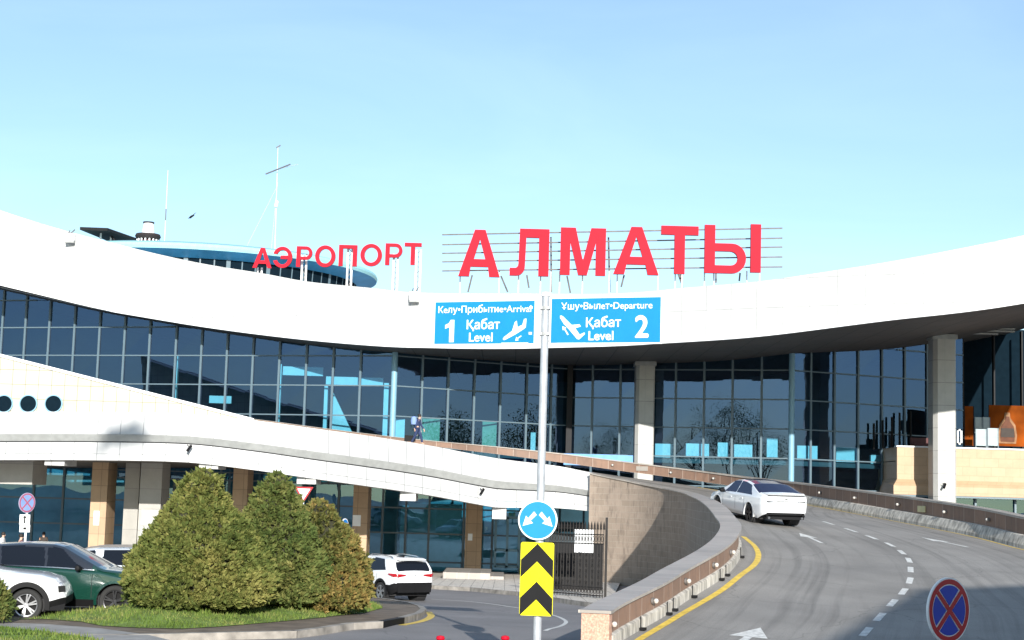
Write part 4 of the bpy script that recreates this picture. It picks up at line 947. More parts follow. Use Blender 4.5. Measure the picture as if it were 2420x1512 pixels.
for u0, v0, y in ((614, 632, 98), (720, 600, 97), (828, 585, 96), (936, 600, 95), (990, 590, 94.6)):
    for k in (-5, 5):
        a = W(u0 + k, v0, y + .3); MB().obox(a, (a.x, a.y, smooth(xt, a.x) - .3), .11, .11).build('support_post', 'steelw', t)
    mb = MB(); a = W(u0 - 5, v0, y + .3); b = W(u0 + 5, v0, y + .3); z1 = min(a.z, a.z); z0 = smooth(xt, a.x)
    n = max(2, int((z1 - z0) / .3)); 
    for i in range(n): p = lerp(z0, z1, i / n); q = lerp(z0, z1, (i + 1) / n); mb.obox((a.x if i % 2 else b.x, y + .3, p), (b.x if i % 2 else a.x, y + .3, q), .04, .04)
    mb.build('support_lattice', 'steeldk', t)
t = word([('А', 1083, 1181), ('Л', 1204, 1296), ('М', 1323, 1430), ('А', 1449, 1556), ('Т', 1561, 1649), ('Ь', 1664, 1762), ('I', 1773, 1797)], (543, 530), (653, 643.5), 91.5, 89.2, 'large_red_word_sign', 'larger red Cyrillic rooftop word АЛМАТЫ on five horizontal rails', .28, .215)
for (v0, v1) in ((554.5, 539), (578, 562.5), (598.5, 583.5), (618.5, 607), (640, 630.5)):
    MB().obox(W(1045, v0, 92), W(1849, v1, 89.9), .07, .07).build('rail', 'steeldk', t)
for u in (1088, 1180, 1226, 1278, 1302, 1323, 1377, 1440, 1459, 1555, 1596, 1612, 1665, 1687, 1765, 1795):
    y = lerp(92.2, 90, (u - 1045) / 800); a = W(u, 640, y); MB().tube(a, (a.x, y, smooth(xt, a.x) - .2), .04, 6).build('support_post', 'steelw', t)
for (u0, v0, u1, v1) in ((1116, 650, 1106, 690), (1184, 652, 1200, 690), (1245, 650, 1250, 680), (1340, 652, 1348, 692), (1438, 560, 1441, 690), (1475, 650, 1468, 678), (1608, 648, 1613, 682), (1603, 648, 1612, 672), (1692, 645, 1692, 668), (1749, 645, 1747, 664), (1302, 560, 1303, 690)):
    MB().tube(W(u0, v0, 91.9), W(u1, v1, 91.9), .05, 6).build('brace', 'steeldk', t)
# white floodlights on the fascia edge
for u, v, lab in ((164, 560, 'white floodlight on the canopy edge near the left of the picture'), (979, 699, 'white floodlight on the canopy edge between the two red words')):
    y = interp(cy, u) - .5; c = W(u, v, y); t = thing('floodlight', lab, 'floodlight', tuple(c), 0, 'floodlights on the canopy edge')
    MB().box((c.x - .3, y, c.z - .2), (c.x + .3, y + .3, c.z + .25)).build('housing', 'steelw', t); MB().box((c.x - .28, y - .03, c.z - .36), (c.x + .3, y + .25, c.z - .21)).build('visor', 'grey', t)
    MB().tube((c.x, y + .1, c.z + .2), (c.x + .22, y + .35, c.z + .55), .04, 6).tube((c.x - .15, y + .1, c.z + .2), (c.x - .1, y + .4, c.z + .5), .03, 6).build('bracket', 'steeldk', t)
# small black spotlights on fascia & column
for u, v, y, lab in ((450, 1058, 76.75, 'small black spotlight on the lower white band at the left'), (1141, 1160, 83.4, 'small black spotlight on the lower white band right of the conifers'), (2232, 1147, 94.8, 'small grey camera low on the big white column')):
    c = W(u, v, y); t = thing('spotlight', lab, 'spotlight', tuple(c))
    MB().tube(c + Vector((.05, -.05, .1)), c + Vector((-.1, -.25, -.16)), .07, 8).build('lamp_body', 'blk', t, smooth=True); MB().tube(c + Vector((0, .1, .14)), c + Vector((.05, -.08, .1)), .03, 6).build('bracket', 'blk', t); MB().tube(c + Vector((-.14, -.1, .14)), c + Vector((.0, -.12, .0)), .025, 6).build('arm', 'blk', t)
# ================================================================== SIGNPOST
sy = 29.0; base = WG(1268, 1700); bx = W(1269, 1512, sy).x; topz = W(1289, 700, sy).z
sp = thing('direction_signpost', 'tall grey pole carrying two blue level signs, a round arrow sign and a chevron board', 'signpost', (bx, sy, gz(sy)))
xtp = bx
pole = MB().tube((bx, sy, gz(sy)), (bx, sy, topz), .078, 20, .07); pole.build('pole', 'galv', sp, smooth=True)
MB().tube((bx, sy, topz), (bx, sy, topz + .07), .085, 20).build('pole_cap', 'signwhite', sp)
yaw = math.radians(-20)
def panel(u0, u1, v0, v1, name):
    cu, cv = (u0 + u1) / 2, (v0 + v1) / 2
    off = (cu - 1287) / 128.0; y = sy - .12 + off * math.tan(yaw)
    s_ = 3700 / y; c = W(cu, cv, y); w = (u1 - u0) / s_ / math.cos(yaw); h = (v1 - v0) / s_
    e = bpy.data.objects.new(name, None)
    mb = MB(); mb.box((-w / 2, 0, -h / 2), (w / 2, .04, h / 2)); o = mb.build(name, 'signwhite', sp, local=True)
    o.location = c - Vector((bx, sy, gz(sy))); o.rotation_euler = (0, 0, yaw)
    MB().box((-w / 2 + .028, -.006, -h / 2 + .028), (w / 2 - .028, -.001, h / 2 - .028)).build('blue_field', 'signblue', o, local=True)
    return o, w, h
Rt = (math.pi / 2, 0, 0)
def poly(o, pts, name='pictogram', m='signwhite', y=-.009): return MB().face([(x, y, z) for x, z in pts]).build(name, m, o, local=True)
lo, w, h = panel(1022, 1266, 708, 816, 'level_sign')
text('Келу•Прибытие•Arrival', .180, .0012, 'signwhite', lo, (0, -.009, h * .285), Rt, sx=1.0, name='lettering')
q = shape([[(x * .40 - w * .37, z * .40 - h * .43) for x, z in ((.16, 0), (.40, 0), (.40, 1.06), (.22, 1.06), (.12, .90), (-.06, .82), (-.06, .64), (.16, .72))]], .004, 'signwhite', lo, 'lettering'); q.location = (0, -.008, 0)
text('Қабат', .238, .004, 'signwhite', lo, (-.02, -.009, -h * .06), Rt, name='lettering'); text('Level', .238, .004, 'signwhite', lo, (-.055, -.009, -h * .335), Rt, name='lettering')
def plane(o, cx, cz, s, flip):
    def T(p): x, z = p; return (cx + (x * flip) * s, cz + z * s)
    body = [(-.5, -.36), (-.44, -.27), (-.12, -.04), (-.02, .30), (.06, .36), (.10, .10), (.30, .20), (.36, .42), (.46, .44), (.44, .10), (.36, .03), (.05, -.16), (-.36, -.37), (-.45, -.40)]
    pts = [T(p) for p in body]; q = shape([pts], .004, 'signwhite', o, 'pictogram'); q.location = (0, -.008, 0)
    poly(o, [T(p) for p in ((-.56, -.50), (.56, -.50), (.56, -.535), (-.56, -.535))])
    for pp in ([(.25, -.22), (.28, -.25), (.10, -.37), (.07, -.34)], [(.02, -.43), (.16, -.41), (.06, -.27)]): poly(o, [T(p) for p in pp])
plane(lo, w * .305, -h * .17, .48, 1)
ro, w, h = panel(1300, 1561, 699.5, 813.5, 'level_sign')
text('Ұшу•Вылет•Departure', .176, .0012, 'signwhite', ro, (.02, -.009, h * .295), Rt, name='lettering')
text('2', .56, .014, 'signwhite', ro, (w * .325, -.009, -h * .17), Rt, sx=.95, name='lettering')
text('Қабат', .238, .004, 'signwhite', ro, (-.04, -.009, -h * .06), Rt, name='lettering'); text('Level', .238, .004, 'signwhite', ro, (-.075, -.009, -h * .335), Rt, name='lettering')
def plane2(o, cx, cz, s):
    def T(p): x, z = p; return (cx + x * s, cz + z * s)
    body = [(-.46, .44), (-.42, .46), (-.34, .42), (0, .10), (.30, .12), (.36, .04), (.14, -.02), (.32, -.26), (.50, -.18), (.52, -.24), (.30, -.44), (.22, -.42), (-.12, -.04), (-.30, .14), (-.45, .36)]
    q = shape([[T(p) for p in body]], .004, 'signwhite', o, 'pictogram'); q.location = (0, -.008, 0)
    poly(o, [T(p) for p in ((-.56, -.56), (.56, -.56), (.56, -.595), (-.56, -.595))])
    for pp in ([(-.15, -.28), (-.11, -.25), (-.28, .02), (-.32, -.01)], [(-.36, .06), (-.34, -.10), (-.20, .0)]): poly(o, [T(p) for p in pp])
plane2(ro, -w * .30, -h * .15, .50)
# brackets
for v in (728, 789):
    z = W(1287, v, sy).z; MB().obox((bx - .3, sy - .02, z), (bx + .3, sy - .1, z), .04, .05).build('clamp', 'galv', sp); MB().tube((bx, sy, z - .03), (bx, sy, z + .03), .095, 16).build('clamp_ring', 'grey', sp)
    MB().obox((bx + 2.02, sy - .80, z), (bx + 2.10, sy - .83, z), .06, .05).build('clamp', 'grey', sp)
c = W(1271, 1229, sy - .13); ry = math.radians(-8)
def disc(r, y, n=48): return [(r * math.cos(2 * math.pi * i / n), r * math.sin(2 * math.pi * i / n)) for i in range(n)]
rs = shape([disc(.362, 0)], .03, 'signwhite', sp, 'round_sign'); rs.location = c - sp.location; rs.rotation_euler = (0, 0, ry)
q = shape([disc(.335, 0)], .004, 'roundblue', rs, 'blue_disc'); q.location = (0, -.018, 0)
for sx in (-1, 1):
    ar = [(.015, .13), (.085, .16), (.17, .045), (.235, .085), (.27, -.115), (.085, -.055), (.125, -.01), (.03, .105)]
    ar = [(.02, .095), (.07, .155), (.175, .03), (.215, .075), (.275, -.11), (.085, -.055), (.13, -.012)]
    q = shape([[(x * sx, z) for x, z in ar]], .004, 'signwhite', rs, 'arrow_mark'); q.location = (0, -.022, 0)
c = W(1268.5, 1368, sy - .12)
hw, hh = .305, .66
def rrect(w, h, r): return arc(w - r, h - r, r, r, 0, 90, 5) + arc(-w + r, h - r, r, r, 90, 180, 5) + arc(-w + r, -h + r, r, r, 180, 270, 5) + arc(w - r, -h + r, r, r, 270, 360, 5)
cb = shape([rrect(hw, hh, .04)], .03, 'yellow', sp, 'chevron_board'); cb.location = c - sp.location; cb.rotation_euler = (0, 0, ry)
def chev(zp):    # black band with apex at zp
    return [(0, zp), (hw - .008, zp - .30), (hw - .008, zp - .62), (0, zp - .325), (-hw + .008, zp - .62), (-hw + .008, zp - .30)]
q = shape([chev(.64)], .004, 'blk', cb, 'black_chevron'); q.location = (0, -.018, 0)
q = shape([chev(-.045)], .004, 'blk', cb, 'black_chevron'); q.location = (0, -.018, 0)
# ================================================================== OTHER SIGNS
def nostop(root, c, r, yaw, red, blue, white):
    s_ = shape([disc(r, 0)], .025, white, root, 'sign_disc'); s_.location = c; s_.rotation_euler = (0, 0, yaw)
    q = shape([disc(r * .95, 0), disc(r * .80, 0)], .004, red, s_, 'red_ring'); q.location = (0, -.016, 0)
    for k in range(4):
        a0 = 45 + 90 * k; pts = []
        for i in range(9):
            a = math.radians(a0 + 9 + (72) * i / 8); pts.append((r * .765 * math.cos(a), r * .765 * math.sin(a)))
        m_ = math.radians(a0 + 45); pts.append((r * .14 * math.cos(m_), r * .14 * math.sin(m_)))
        q = shape([pts], .004, blue, s_, 'blue_quarter'); q.location = (0, -.016, 0)
    for a in (45, -45):
        d = Vector((math.cos(math.radians(a)), 0, math.sin(math.radians(a)))); n_ = Vector((-d.z, 0, d.x)) * r * .075; d *= r * .80
        MB().face([(-d - n_) + Vector((0, -.020 - (a > 0) * .002, 0)), (d - n_) + Vector((0, -.020 - (a > 0) * .002, 0)), (d + n_) + Vector((0, -.020 - (a > 0) * .002, 0)), (-d + n_) + Vector((0, -.020 - (a > 0) * .002, 0))]).build('red_bar', red, s_, local=True)
    return s_
y = 17.3; c = W(2237, 1441, y)
t = thing('no_stopping_sign', 'large round blue and red no stopping sign at the lower right in shade', 'sign', (c.x, y, gz(y)))
nostop(t, Vector((0, -.06, c.z - gz(y))), .352, math.radians(36), 'darkred', 'darkblue', 'signwhite')
MB().tube((c.x, y, gz(y)), (c.x, y, c.z + .25), .035, 12).build('pole', 'galv', t, smooth=True)
y = 54; c = W(65, 1188, y); t = thing('no_stopping_sign', 'faded no stopping sign with two white plates below it by the parked cars', 'sign', (c.x, y, gz(y)))
nostop(t, Vector((0, -.06, c.z - gz(y))), .34, math.radians(55), 'fadedred', 'packblue', 'paleplate')
MB().tube((c.x, y, gz(y)), (c.x, y, c.z + .2), .04, 10).build('pole', 'signwhite', t)
for v0, v1, k in ((1216, 1239, 0), (1240, 1257, 1)):
    a, b = W(55, v1, y), W(70, v0, y); cz = (a.z + b.z) / 2; o = MB().box((-.17, -.015, -(b.z - a.z) / 2), (.17, .015, (b.z - a.z) / 2)).build('info_plate', 'signwhite', t, local=True)
    o.location = ((a.x + b.x) / 2 - c.x - .03, -.09, cz - gz(y)); o.rotation_euler = (0, 0, .2)
    if k == 0: MB().box((-.025, -.022, -.13), (.025, -.017, .09)).build('arrow_shaft', 'blk', o, local=True); MB().face([(-.07, -.020, .05), (.07, -.020, .05), (0, -.020, .15)]).build('arrow_head', 'blk', o, local=True)
    else: MB().box((-.05, -.022, -.04), (.05, -.017, .04)).build('dark_mark', 'blk', o, local=True)
y = 70; c = W(718, 1168, y); t = thing('yield_sign', 'triangular give way sign pointing down behind the brownish conifer', 'sign', (c.x, y, gz(y)))
s_ = shape([[(-.42, .33), (.42, .33), (0, -.38)]], .03, 'darkred', t, 'triangle'); s_.location = (0, -.06, c.z - gz(y)); q = shape([[(-.29, .25), (.29, .25), (0, -.24)]], .004, 'signwhite', s_, 'white_centre'); q.location = (0, -.018, 0)
MB().tube((c.x, y, gz(y)), (c.x, y, c.z + .2), .035, 10).build('pole', 'galv', t)
y = 62; c = W(815, 1246, y); t = thing('round_blue_sign', 'round blue sign seen almost edge on between conifer and column', 'sign', (c.x, y, gz(y)))
s_ = shape([disc(.35, 0)], .03, 'signwhite', t, 'sign_disc'); s_.location = (0, -.06, c.z - gz(y)); s_.rotation_euler = (0, 0, math.radians(72)); q = shape([disc(.31, 0)], .004, 'signblue', s_, 'blue_disc'); q.location = (0, -.018, 0)
MB().tube((c.x, y, gz(y)), (c.x, y, c.z + .2), .035, 10).build('pole', 'galv', t)

# ================================================================== IRON FENCE
fa, fb_ = WG(1300, 1408), W(1424, 1416, 61.0); fb_ = Vector((fb_.x, 61.0, gz(61) + .12)); fa = Vector((W(1296, 1400, 64).x, 64, gz(64) + .12))
fn = thing('iron_fence', 'tall black wrought iron fence with spear tips beside the block wall', 'fence', tuple(fb_))
H = 3.0; dF = (fb_ - fa); nb = 18; mb = MB()
for i in range(nb + 1):
    p = fa.lerp(fb_, i / nb); mb.obox(p, p + UPZ * (H - .35), .028, .028)
    q = p + UPZ * (H - .35); mb.tube(q, q + UPZ * .12, .05, 6, .035); mb.tube(q + UPZ * .12, q + UPZ * .32, .045, 6, .004)
bars_ = mb
for z in (.12, .42, 2.1, 2.45): MB().obox(fa + UPZ * z, fb_ + UPZ * z, .03, .045).build('rail', 'iron', fn)
mb = bars_
for i in range(nb):
    for z0, hh_ in ((.16, .22), (2.14, .28)):
        c = fa.lerp(fb_, (i + .5) / nb) + UPZ * (z0 + hh_ / 2); dx = dF.normalized()
        pts = [c + dx * (.055 * math.cos(a)) + UPZ * (hh_ * .42 * math.sin(a)) for a in [k * math.pi / 5 for k in range(10)]]
        for k in range(10): mb.obox(pts[k], pts[(k + 1) % 10], .016, .016)
    if i % 2 == 0:
        for z0 in (.7, 1.15, 1.55):
            c = fa.lerp(fb_, (i + .5) / nb) + UPZ * z0; dx = dF.normalized()
            for sgn in (-1, 1):
                pts = [c + dx * sgn * (.05 * math.sin(a)) + UPZ * (.16 * math.cos(a)) for a in [k * math.pi / 5 for k in range(6)]]
                for k in range(5): mb.obox(pts[k], pts[k + 1], .018, .018)
mb.build('railing_bars', 'iron', fn)
MB().obox(fb_ + Vector((.1, 0, -.1)), fb_ + Vector((.1, 0, H + .12)), .09, .09).build('end_post', 'iron', fn)
c = W(1382, 1280, 66); tag(MB().box((c.x - .42, 66, c.z - .45), (c.x + .36, 66.3, c.z + .5)).build('white_box', 'signwhite'), 'white cabinet standing behind the iron fence', 'cabinet')
MB_ = MB().box((W(1290, 1300, 68).x, 70, gz(70)), (W(1425, 1300, 70).x, 70.2, gz(70) + 2.2)); tag(MB_.build('dark_screen', 'blk'), 'dark solid screen behind the iron fence', 'screen')
# cones at the bottom edge
for u, lab in ((1041, 'red traffic post at the bottom edge, farther left of the signpost'), (1194, 'red traffic post at the bottom edge close to the signpost')):
    y = 26; c = W(u, 1503, y); t = thing('traffic_post', lab, 'traffic post', (c.x, y, gz(y)), 0, 'red posts at the bottom edge')
    MB().tube((c.x, y, gz(y)), (c.x, y, c.z - .06), .05, 12).build('shaft', 'red', t, smooth=True); MB().lathe([(.05, 0), (.075, .03), (.06, .07), (0, .085)], 14, 'Z', (c.x, y, c.z - .07)).build('cap', 'red', t, smooth=True)
    MB().lathe([(0, .06), (.16, .04), (.18, 0)], 14, 'Z', (c.x, y, gz(y))).build('foot', 'blk', t)
# ================================================================== VEHICLES
def pl(tab, x):                                             # smooth table lookup
    return (interp(tab, x - .03) + interp(tab, x) * 2 + interp(tab, x + .03)) / 4
def wheel(parent, x, side, hw, r, rimm, w=.22, spokes=5):
    t = bpy.data.objects.new('wheel', None); COL.objects.link(t); t.parent = parent; t.location = (x, side * (hw - w / 2 - .015), r)
    if side < 0: t.rotation_euler = (0, 0, 0)
    o = side
    MB().lathe([(r * .66, -w / 2 * o), (r * .70, w / 2 * o * .9), (r * .74, w / 2 * o), (r * .93, w / 2 * o), (r, w / 2 * o * .75), (r, -w / 2 * o * .75), (r * .9, -w / 2 * o), (r * .66, -w / 2 * o)], 36, 'Y').build('tyre', 'tyre', t, smooth=True, local=True)
    MB().lathe([(r * .72, w / 2 * o * .98), (r * .68, w / 2 * o * .9), (r * .66, w / 2 * o * .2), (0, w / 2 * o * .1)], 36, 'Y').build('rim_barrel', 'blk', t, smooth=True, local=True)
    mb = MB(); y1 = w / 2 * o * .93; y0 = w / 2 * o * .55
    mb.lathe([(r * .71, w / 2 * o * .99), (r * .645, w / 2 * o * .93), (r * .645, w / 2 * o * .7)], 36, 'Y')
    for k in range(spokes):
        for da in (-.14, .14):
            a = 2 * math.pi * k / spokes + da + .3; b = 2 * math.pi * k / spokes + da * .5 + .3
            p0 = Vector((math.cos(b) * r * .1, y1 * .9, math.sin(b) * r * .1)); p1 = Vector((math.cos(a) * r * .67, y1, math.sin(a) * r * .67))
            mb.obox(p0, p1, r * .095, r * .1, up=Vector((0, 1, 0)))
    mb.lathe([(0, y1), (r * .15, y1 * .97), (r * .17, y0)], 16, 'Y'); mb.build('rim', rimm, t, local=True)
    return t
def car(name, label, cat, p, loc, rz, pitch=0):
    """p: L,H,W, r, fa (front axle x), ra, top, belt, low, wsh (cowl x, roof x), rwin (x rear, x roof), side glass, paint ..."""
    t = thing(name, label, cat, loc, rz); t.rotation_euler = (0, -pitch, rz)
    Ln, Wd, r = p['L'], p['W'], p['r']; hw = Wd / 2; x0, x1 = -Ln / 2, Ln / 2
    def width(x):
        e = max(0, abs(x) - (Ln / 2 - .95)) / .95
        c = 1 - .085 * e ** 2 - (.13 if x > 0 else .09) * max(0, (e - .72) / .28) ** 2.2
        return hw * c
    def sec(x):
        zt, zb, be = pl(p['top'], x), interp(p['low'], x), pl(p['belt'], x); w = width(x); b3 = min(be, zt - .045)
        def yt(z): return w * .985 - max(0, z - be) * p.get('tum', .40)
        zr = zt - .05; y4 = max(yt(zr), .3) if zr > b3 + .02 else w * .955
        P = [(w * .90, zb), (w * .985, zb + .16), (w, (zb + b3) * .5 + .08), (w * .985, b3 - .03), (w * .955, b3 + .005), (y4, zr), (y4 - .10, zt - .012), (y4 * .5, zt + .012), (0, zt + .02)]
        out = []
        for k in range(len(P) - 1):
            nn_ = 14 if k == 4 else 7 if k in (1, 2) else 4
            for j in range(nn_):
                f = j / nn_; out.append((lerp(P[k][0], P[k + 1][0], f), lerp(P[k][1], P[k + 1][1], f), k + f))
        out.append((*P[-1], 8.0)); return out
    nx = 210; xs = []
    for i in range(nx + 1):
        f = i / nx; xs.append(x0 + Ln * (f - .06 * math.sin(4 * math.pi * f) / (2 * math.pi) if False else (.5 - .5 * math.cos(math.pi * f)) * .45 + f * .55))
    rows = [sec(x) for x in xs]; K = len(rows[0])
    body, clad, glass, roofp = MB(), MB(), MB(), MB()
    sg = p['side']                                           # list of windows: (x rear bottom, x rear top, x front top, x front bottom)
    for i in range(nx):
        xm = (xs[i] + xs[i + 1]) / 2
        for j in range(K - 1):
            q = [(xs[i], *rows[i][j]), (xs[i + 1], *rows[i + 1][j]), (xs[i + 1], *rows[i + 1][j + 1]), (xs[i], *rows[i][j + 1])]
            ym, zm, km = [sum(a[k] for a in q) / 4 for k in (1, 2, 3)]
            kk = (rows[i][j][2] + rows[i][j + 1][2]) / 2
            if kk < 4 and any(math.hypot(xm - ax, zm - r) < r + .078 for ax in (p['fa'], p['ra'])): continue
            tgt = body
            be = pl(p['belt'], xm); zt = pl(p['top'], xm)
            if 4 <= kk < 5 and zt - be > .16:
                f = (zm - be) / max(zt - be, .01)
                for a_, b_, c_, d_ in sg:
                    if lerp(a_, b_, f) < xm < lerp(d_, c_, f) and .06 < f < .88: tgt = glass
            elif kk > 6.0:
                if p['wsh'][1] < xm < p['wsh'][0] or p['rwin'][0] < xm < p['rwin'][1]: tgt = glass
                elif p.get('darkroof') and p['rwin'][1] <= xm <= p['wsh'][1]: tgt = roofp
            elif kk > 5.2 and p['rwin'][0] + .05 < xm < p['rwin'][1] and p.get('wrap'): tgt = glass
            if p.get('blackpillar') and tgt is body and ((4.0 <= kk < 8 and zt - be > .16 and p['rwin'][0] < xm < p['wsh'][0])): tgt = roofp
            if kk < p.get('clad', 1.0) and tgt is body: tgt = clad
            for sg_ in (1, -1):
                tgt.face([(a[0], a[1] * sg_, a[2]) for a in (q if sg_ > 0 else q[::-1])])
    for i in (0, nx):
        P = rows[i]; x = xs[i]
        for j in range(K - 1):
            a, b = P[j], P[j + 1]; (clad if P[j][2] < p.get('clad', 1.0) else body).face([(x, a[0], a[1]), (x, b[0], b[1]), (x, -b[0], b[1]), (x, -a[0], a[1])])
    b_ = body.build('body', p['paint'], t, smooth=True, local=True)
    clad.build('lower_cladding', p.get('cladm', 'blk'), t, smooth=True, local=True)
    glass.build('windows', p.get('glass', 'carglass'), t, smooth=True, local=True)
    if roofp.f: roofp.build('roof_panel', 'carglassb' if p.get('darkroof') else 'pblack', t, smooth=True, local=True)
    MB().box((x0 + .35, -hw * .86, .22), (x1 - .35, hw * .86, .5)).build('floor_pan', 'dark', t, local=True)
    for ax in (p['fa'], p['ra']):
        for sd in (1, -1):
            MB().lathe([(r + .052, sd * (hw - .05)), (r + .05, sd * (hw - .42)), (0, sd * (hw - .42))], 30, 'Y', (ax, 0, r)).build('wheel_well', 'dark', t, local=True)
            mb = MB(); rr = r + .052; pw = max(.065, p.get('arch', .05) + .02)
            for k in range(20):
                a0, a1 = math.radians(-12 + 204 * k / 20), math.radians(-12 + 204 * (k + 1) / 20)
                yo = sd * (min(width(ax), hw) + .012); yi = sd * (hw - .12)
                def Q(a, ra_, y_): return (ax + math.cos(a) * ra_, y_, r + math.sin(a) * ra_)
                mb.face([Q(a0, rr, yo), Q(a1, rr, yo), Q(a1, rr + pw, yo - sd * .006), Q(a0, rr + pw, yo - sd * .006)]); mb.face([Q(a0, rr, yi), Q(a1, rr, yi), Q(a1, rr, yo), Q(a0, rr, yo)])
            mb.build('arch_trim', p.get('archm', 'blk'), t, local=True); wheel(t, ax, sd, hw, r, p.get('rimm', 'rim'), spokes=p.get('spokes', 5))
    # mirrors, handles, seams
    for sd in (1, -1):
        be = interp(p['belt'], p['wsh'][0] - .35); y = width(0); xmr = p['wsh'][0] - .42
        mm = MB(); c = Vector((xmr, sd * (y + .10), be + .06)); ring = []
        mm.lathe([(0, -.11), (.07, -.09), (.095, -.02), (.085, .06), (0, .1)], 14, 'Y', tuple(c)); 
        for v in range(len(mm.v)): q = mm.v[v] - c; mm.v[v] = c + Vector((q.x * .75, q.y * 1.05, q.z * .85))
        mm.obox((xmr, sd * (y - .03), be - .0), (xmr, sd * (y + .06), be + .03), .06, .035); mm.build('door_mirror', p.get('mirror', 'blk'), t, smooth=True, local=True)
        for hx in p['handles']:
            z = interp(p['belt'], hx) - .13; MB().obox((hx - .09, sd * (width(hx) * .99 + .012), z), (hx + .09, sd * (width(hx) * .99 + .012), z), .025, .028).build('door_handle', p.get('handlem', p['paint']), t, local=True)
        if p.get('belttrim'):
            mb = MB(); n = 24; a_, b_2 = sg[0][0] - .05, sg[-1][3] + .1
            for k in range(n):
                xa, xb = lerp(a_, b_2, k / n), lerp(a_, b_2, (k + 1) / n); mb.obox((xa, sd * (width(xa) * .957 + .006), pl(p['belt'], xa) + .03), (xb, sd * (width(xb) * .957 + .006), pl(p['belt'], xb) + .03), .02, .022)
            mb.build('belt_trim', 'chrome', t, local=True)
        for sx in p['seams']:
            mb = MB(); be = interp(p['belt'], sx); lo = interp(p['low'], sx) + .2; n = 6
            for k in range(n):
                za, zb = lerp(lo, be - .02, k / n), lerp(lo, be - .02, (k + 1) / n)
                def yy(z): 
                    S = sec(sx); 
                    for a, b in zip(S, S[1:]):
                        if a[1] <= z <= b[1] + 1e-6: return lerp(a[0], b[0], (z - a[1]) / max(b[1] - a[1], 1e-5))
                    return S[4][0]
                mb.face([(sx - .006, sd * (yy(za) + .003), za), (sx + .006, sd * (yy(za) + .003), za), (sx + .006, sd * (yy(zb) + .003), zb), (sx - .006, sd * (yy(zb) + .003), zb)])
            mb.build('door_seam', 'dark', t, local=True)
        if p.get('rails'):
            a_, b_2 = p['rails']; mb = MB(); n = 10; P = [Vector((lerp(a_, b_2, k / n), sd * (hw * .62), pl(p['top'], lerp(a_, b_2, k / n)) + (.05 if 0 < k < n else .0))) for k in range(n + 1)]
            for k in range(n): mb.obox(P[k], P[k + 1], .035, .035)
            mb.build('roof_rail', p.get('railm', 'chrome'), t, local=True)
    return t, width
def patch(mb, pts, d): return mb.prism(pts, d)
suv_top = [(-2.40, .95), (-2.36, 1.10), (-2.22, 1.50), (-2.10, 1.58), (-1.6, 1.65), (-.8, 1.70), (-.2, 1.69), (.05, 1.64), (.98, 1.17), (1.1, 1.125), (1.7, 1.07), (2.15, .98), (2.34, .86), (2.40, .66)]
green = dict(L=4.8, W=1.9, r=.375, fa=1.42, ra=-1.40, top=suv_top, belt=[(-2.4, 1.16), (-1.5, 1.14), (0, 1.11), (1.0, 1.07), (1.5, .97), (2.4, .72)], low=[(-2.4, .42), (-2.0, .26), (1.9, .24), (2.4, .36)],
    wsh=(.96, .06), rwin=(-2.36, -2.2), side=[(-2.0, -1.75, -1.5, -1.42), (-1.34, -1.42, -.38, -.30), (-.24, -.30, .02, .80)], paint='pgreen', clad=.9, arch=.045, archm='pgreen', handles=(-1.0, .05), seams=(-1.3, -.27, .86), belttrim=True, blackpillar=True, rails=None, rimm='rimdk', spokes=5, mirror='blk', handlem='pgreen')
y = 38.95; fx = W(270, 1412, 38).x
g1, wf = car('parked_car', 'dark green estate with black wheels parked behind the white car nose', 'car', green, (fx - 1.42, y, gz(38.9) + .02), 0)
MB().prism([(2.22, -.93, .80), (2.22, -.62, .84), (1.95, -.9, .92)], (0, 0, .06)).build('headlight', 'lampclear', g1, local=True)
white1 = dict(L=4.35, W=1.83, r=.36, fa=1.33, ra=-1.30, top=[(-2.17, .9), (-2.1, 1.2), (-1.95, 1.5), (-1.2, 1.6), (-.2, 1.64), (-.35, 1.6), (.5, 1.15), (.75, 1.11), (1.6, 1.04), (1.95, .95), (2.10, .80), (2.17, .60)], belt=[(-2.2, 1.12), (0, 1.08), (1.0, 1.02), (1.5, .95), (2.17, .78)], low=[(-2.2, .4), (-1.9, .24), (1.7, .22), (2.17, .38)],
    wsh=(.48, -.3), rwin=(-2.1, -1.95), side=[(-1.8, -1.6, -1.2, -1.1), (-1.0, -1.1, -.52, -.45), (-.4, -.46, -.36, .36)], paint='pwhite', clad=1.1, arch=.09, archm='blk', handles=(-.9, .1), seams=(-1.0, -.22, .75), rimm='rim', spokes=6)
a1 = math.radians(9); fw = W(61, 1427, 35.7)
cx_ = fw.x - 1.33 * math.cos(a1) - .9 * math.sin(a1); cy_ = 35.7 - 1.33 * math.sin(a1) + .9 * math.cos(a1)
w1, _ = car('parked_car', 'white crossover nose with silver wheel entering at the left edge', 'car', white1, (cx_, cy_, gz(35) + .03), a1)
MB().prism([(2.02, -.86, .66), (2.15, -.70, .66), (2.13, -.70, .80), (2.0, -.86, .80)], (.015, -.015, 0)).build('headlight', 'dark', w1, local=True)
MB().prism([(1.70, -.90, .925), (2.02, -.80, .86), (2.06, -.72, .89), (1.74, -.84, .95)], (0, 0, .012)).build('running_light', 'lampclear', w1, local=True)
MB().prism([(1.75, -.918, .25), (2.15, -.76, .25), (2.17, -.72, .40), (1.75, -.915, .30)], (0, .05, 0)).build('bumper_insert', 'blk', w1, local=True)
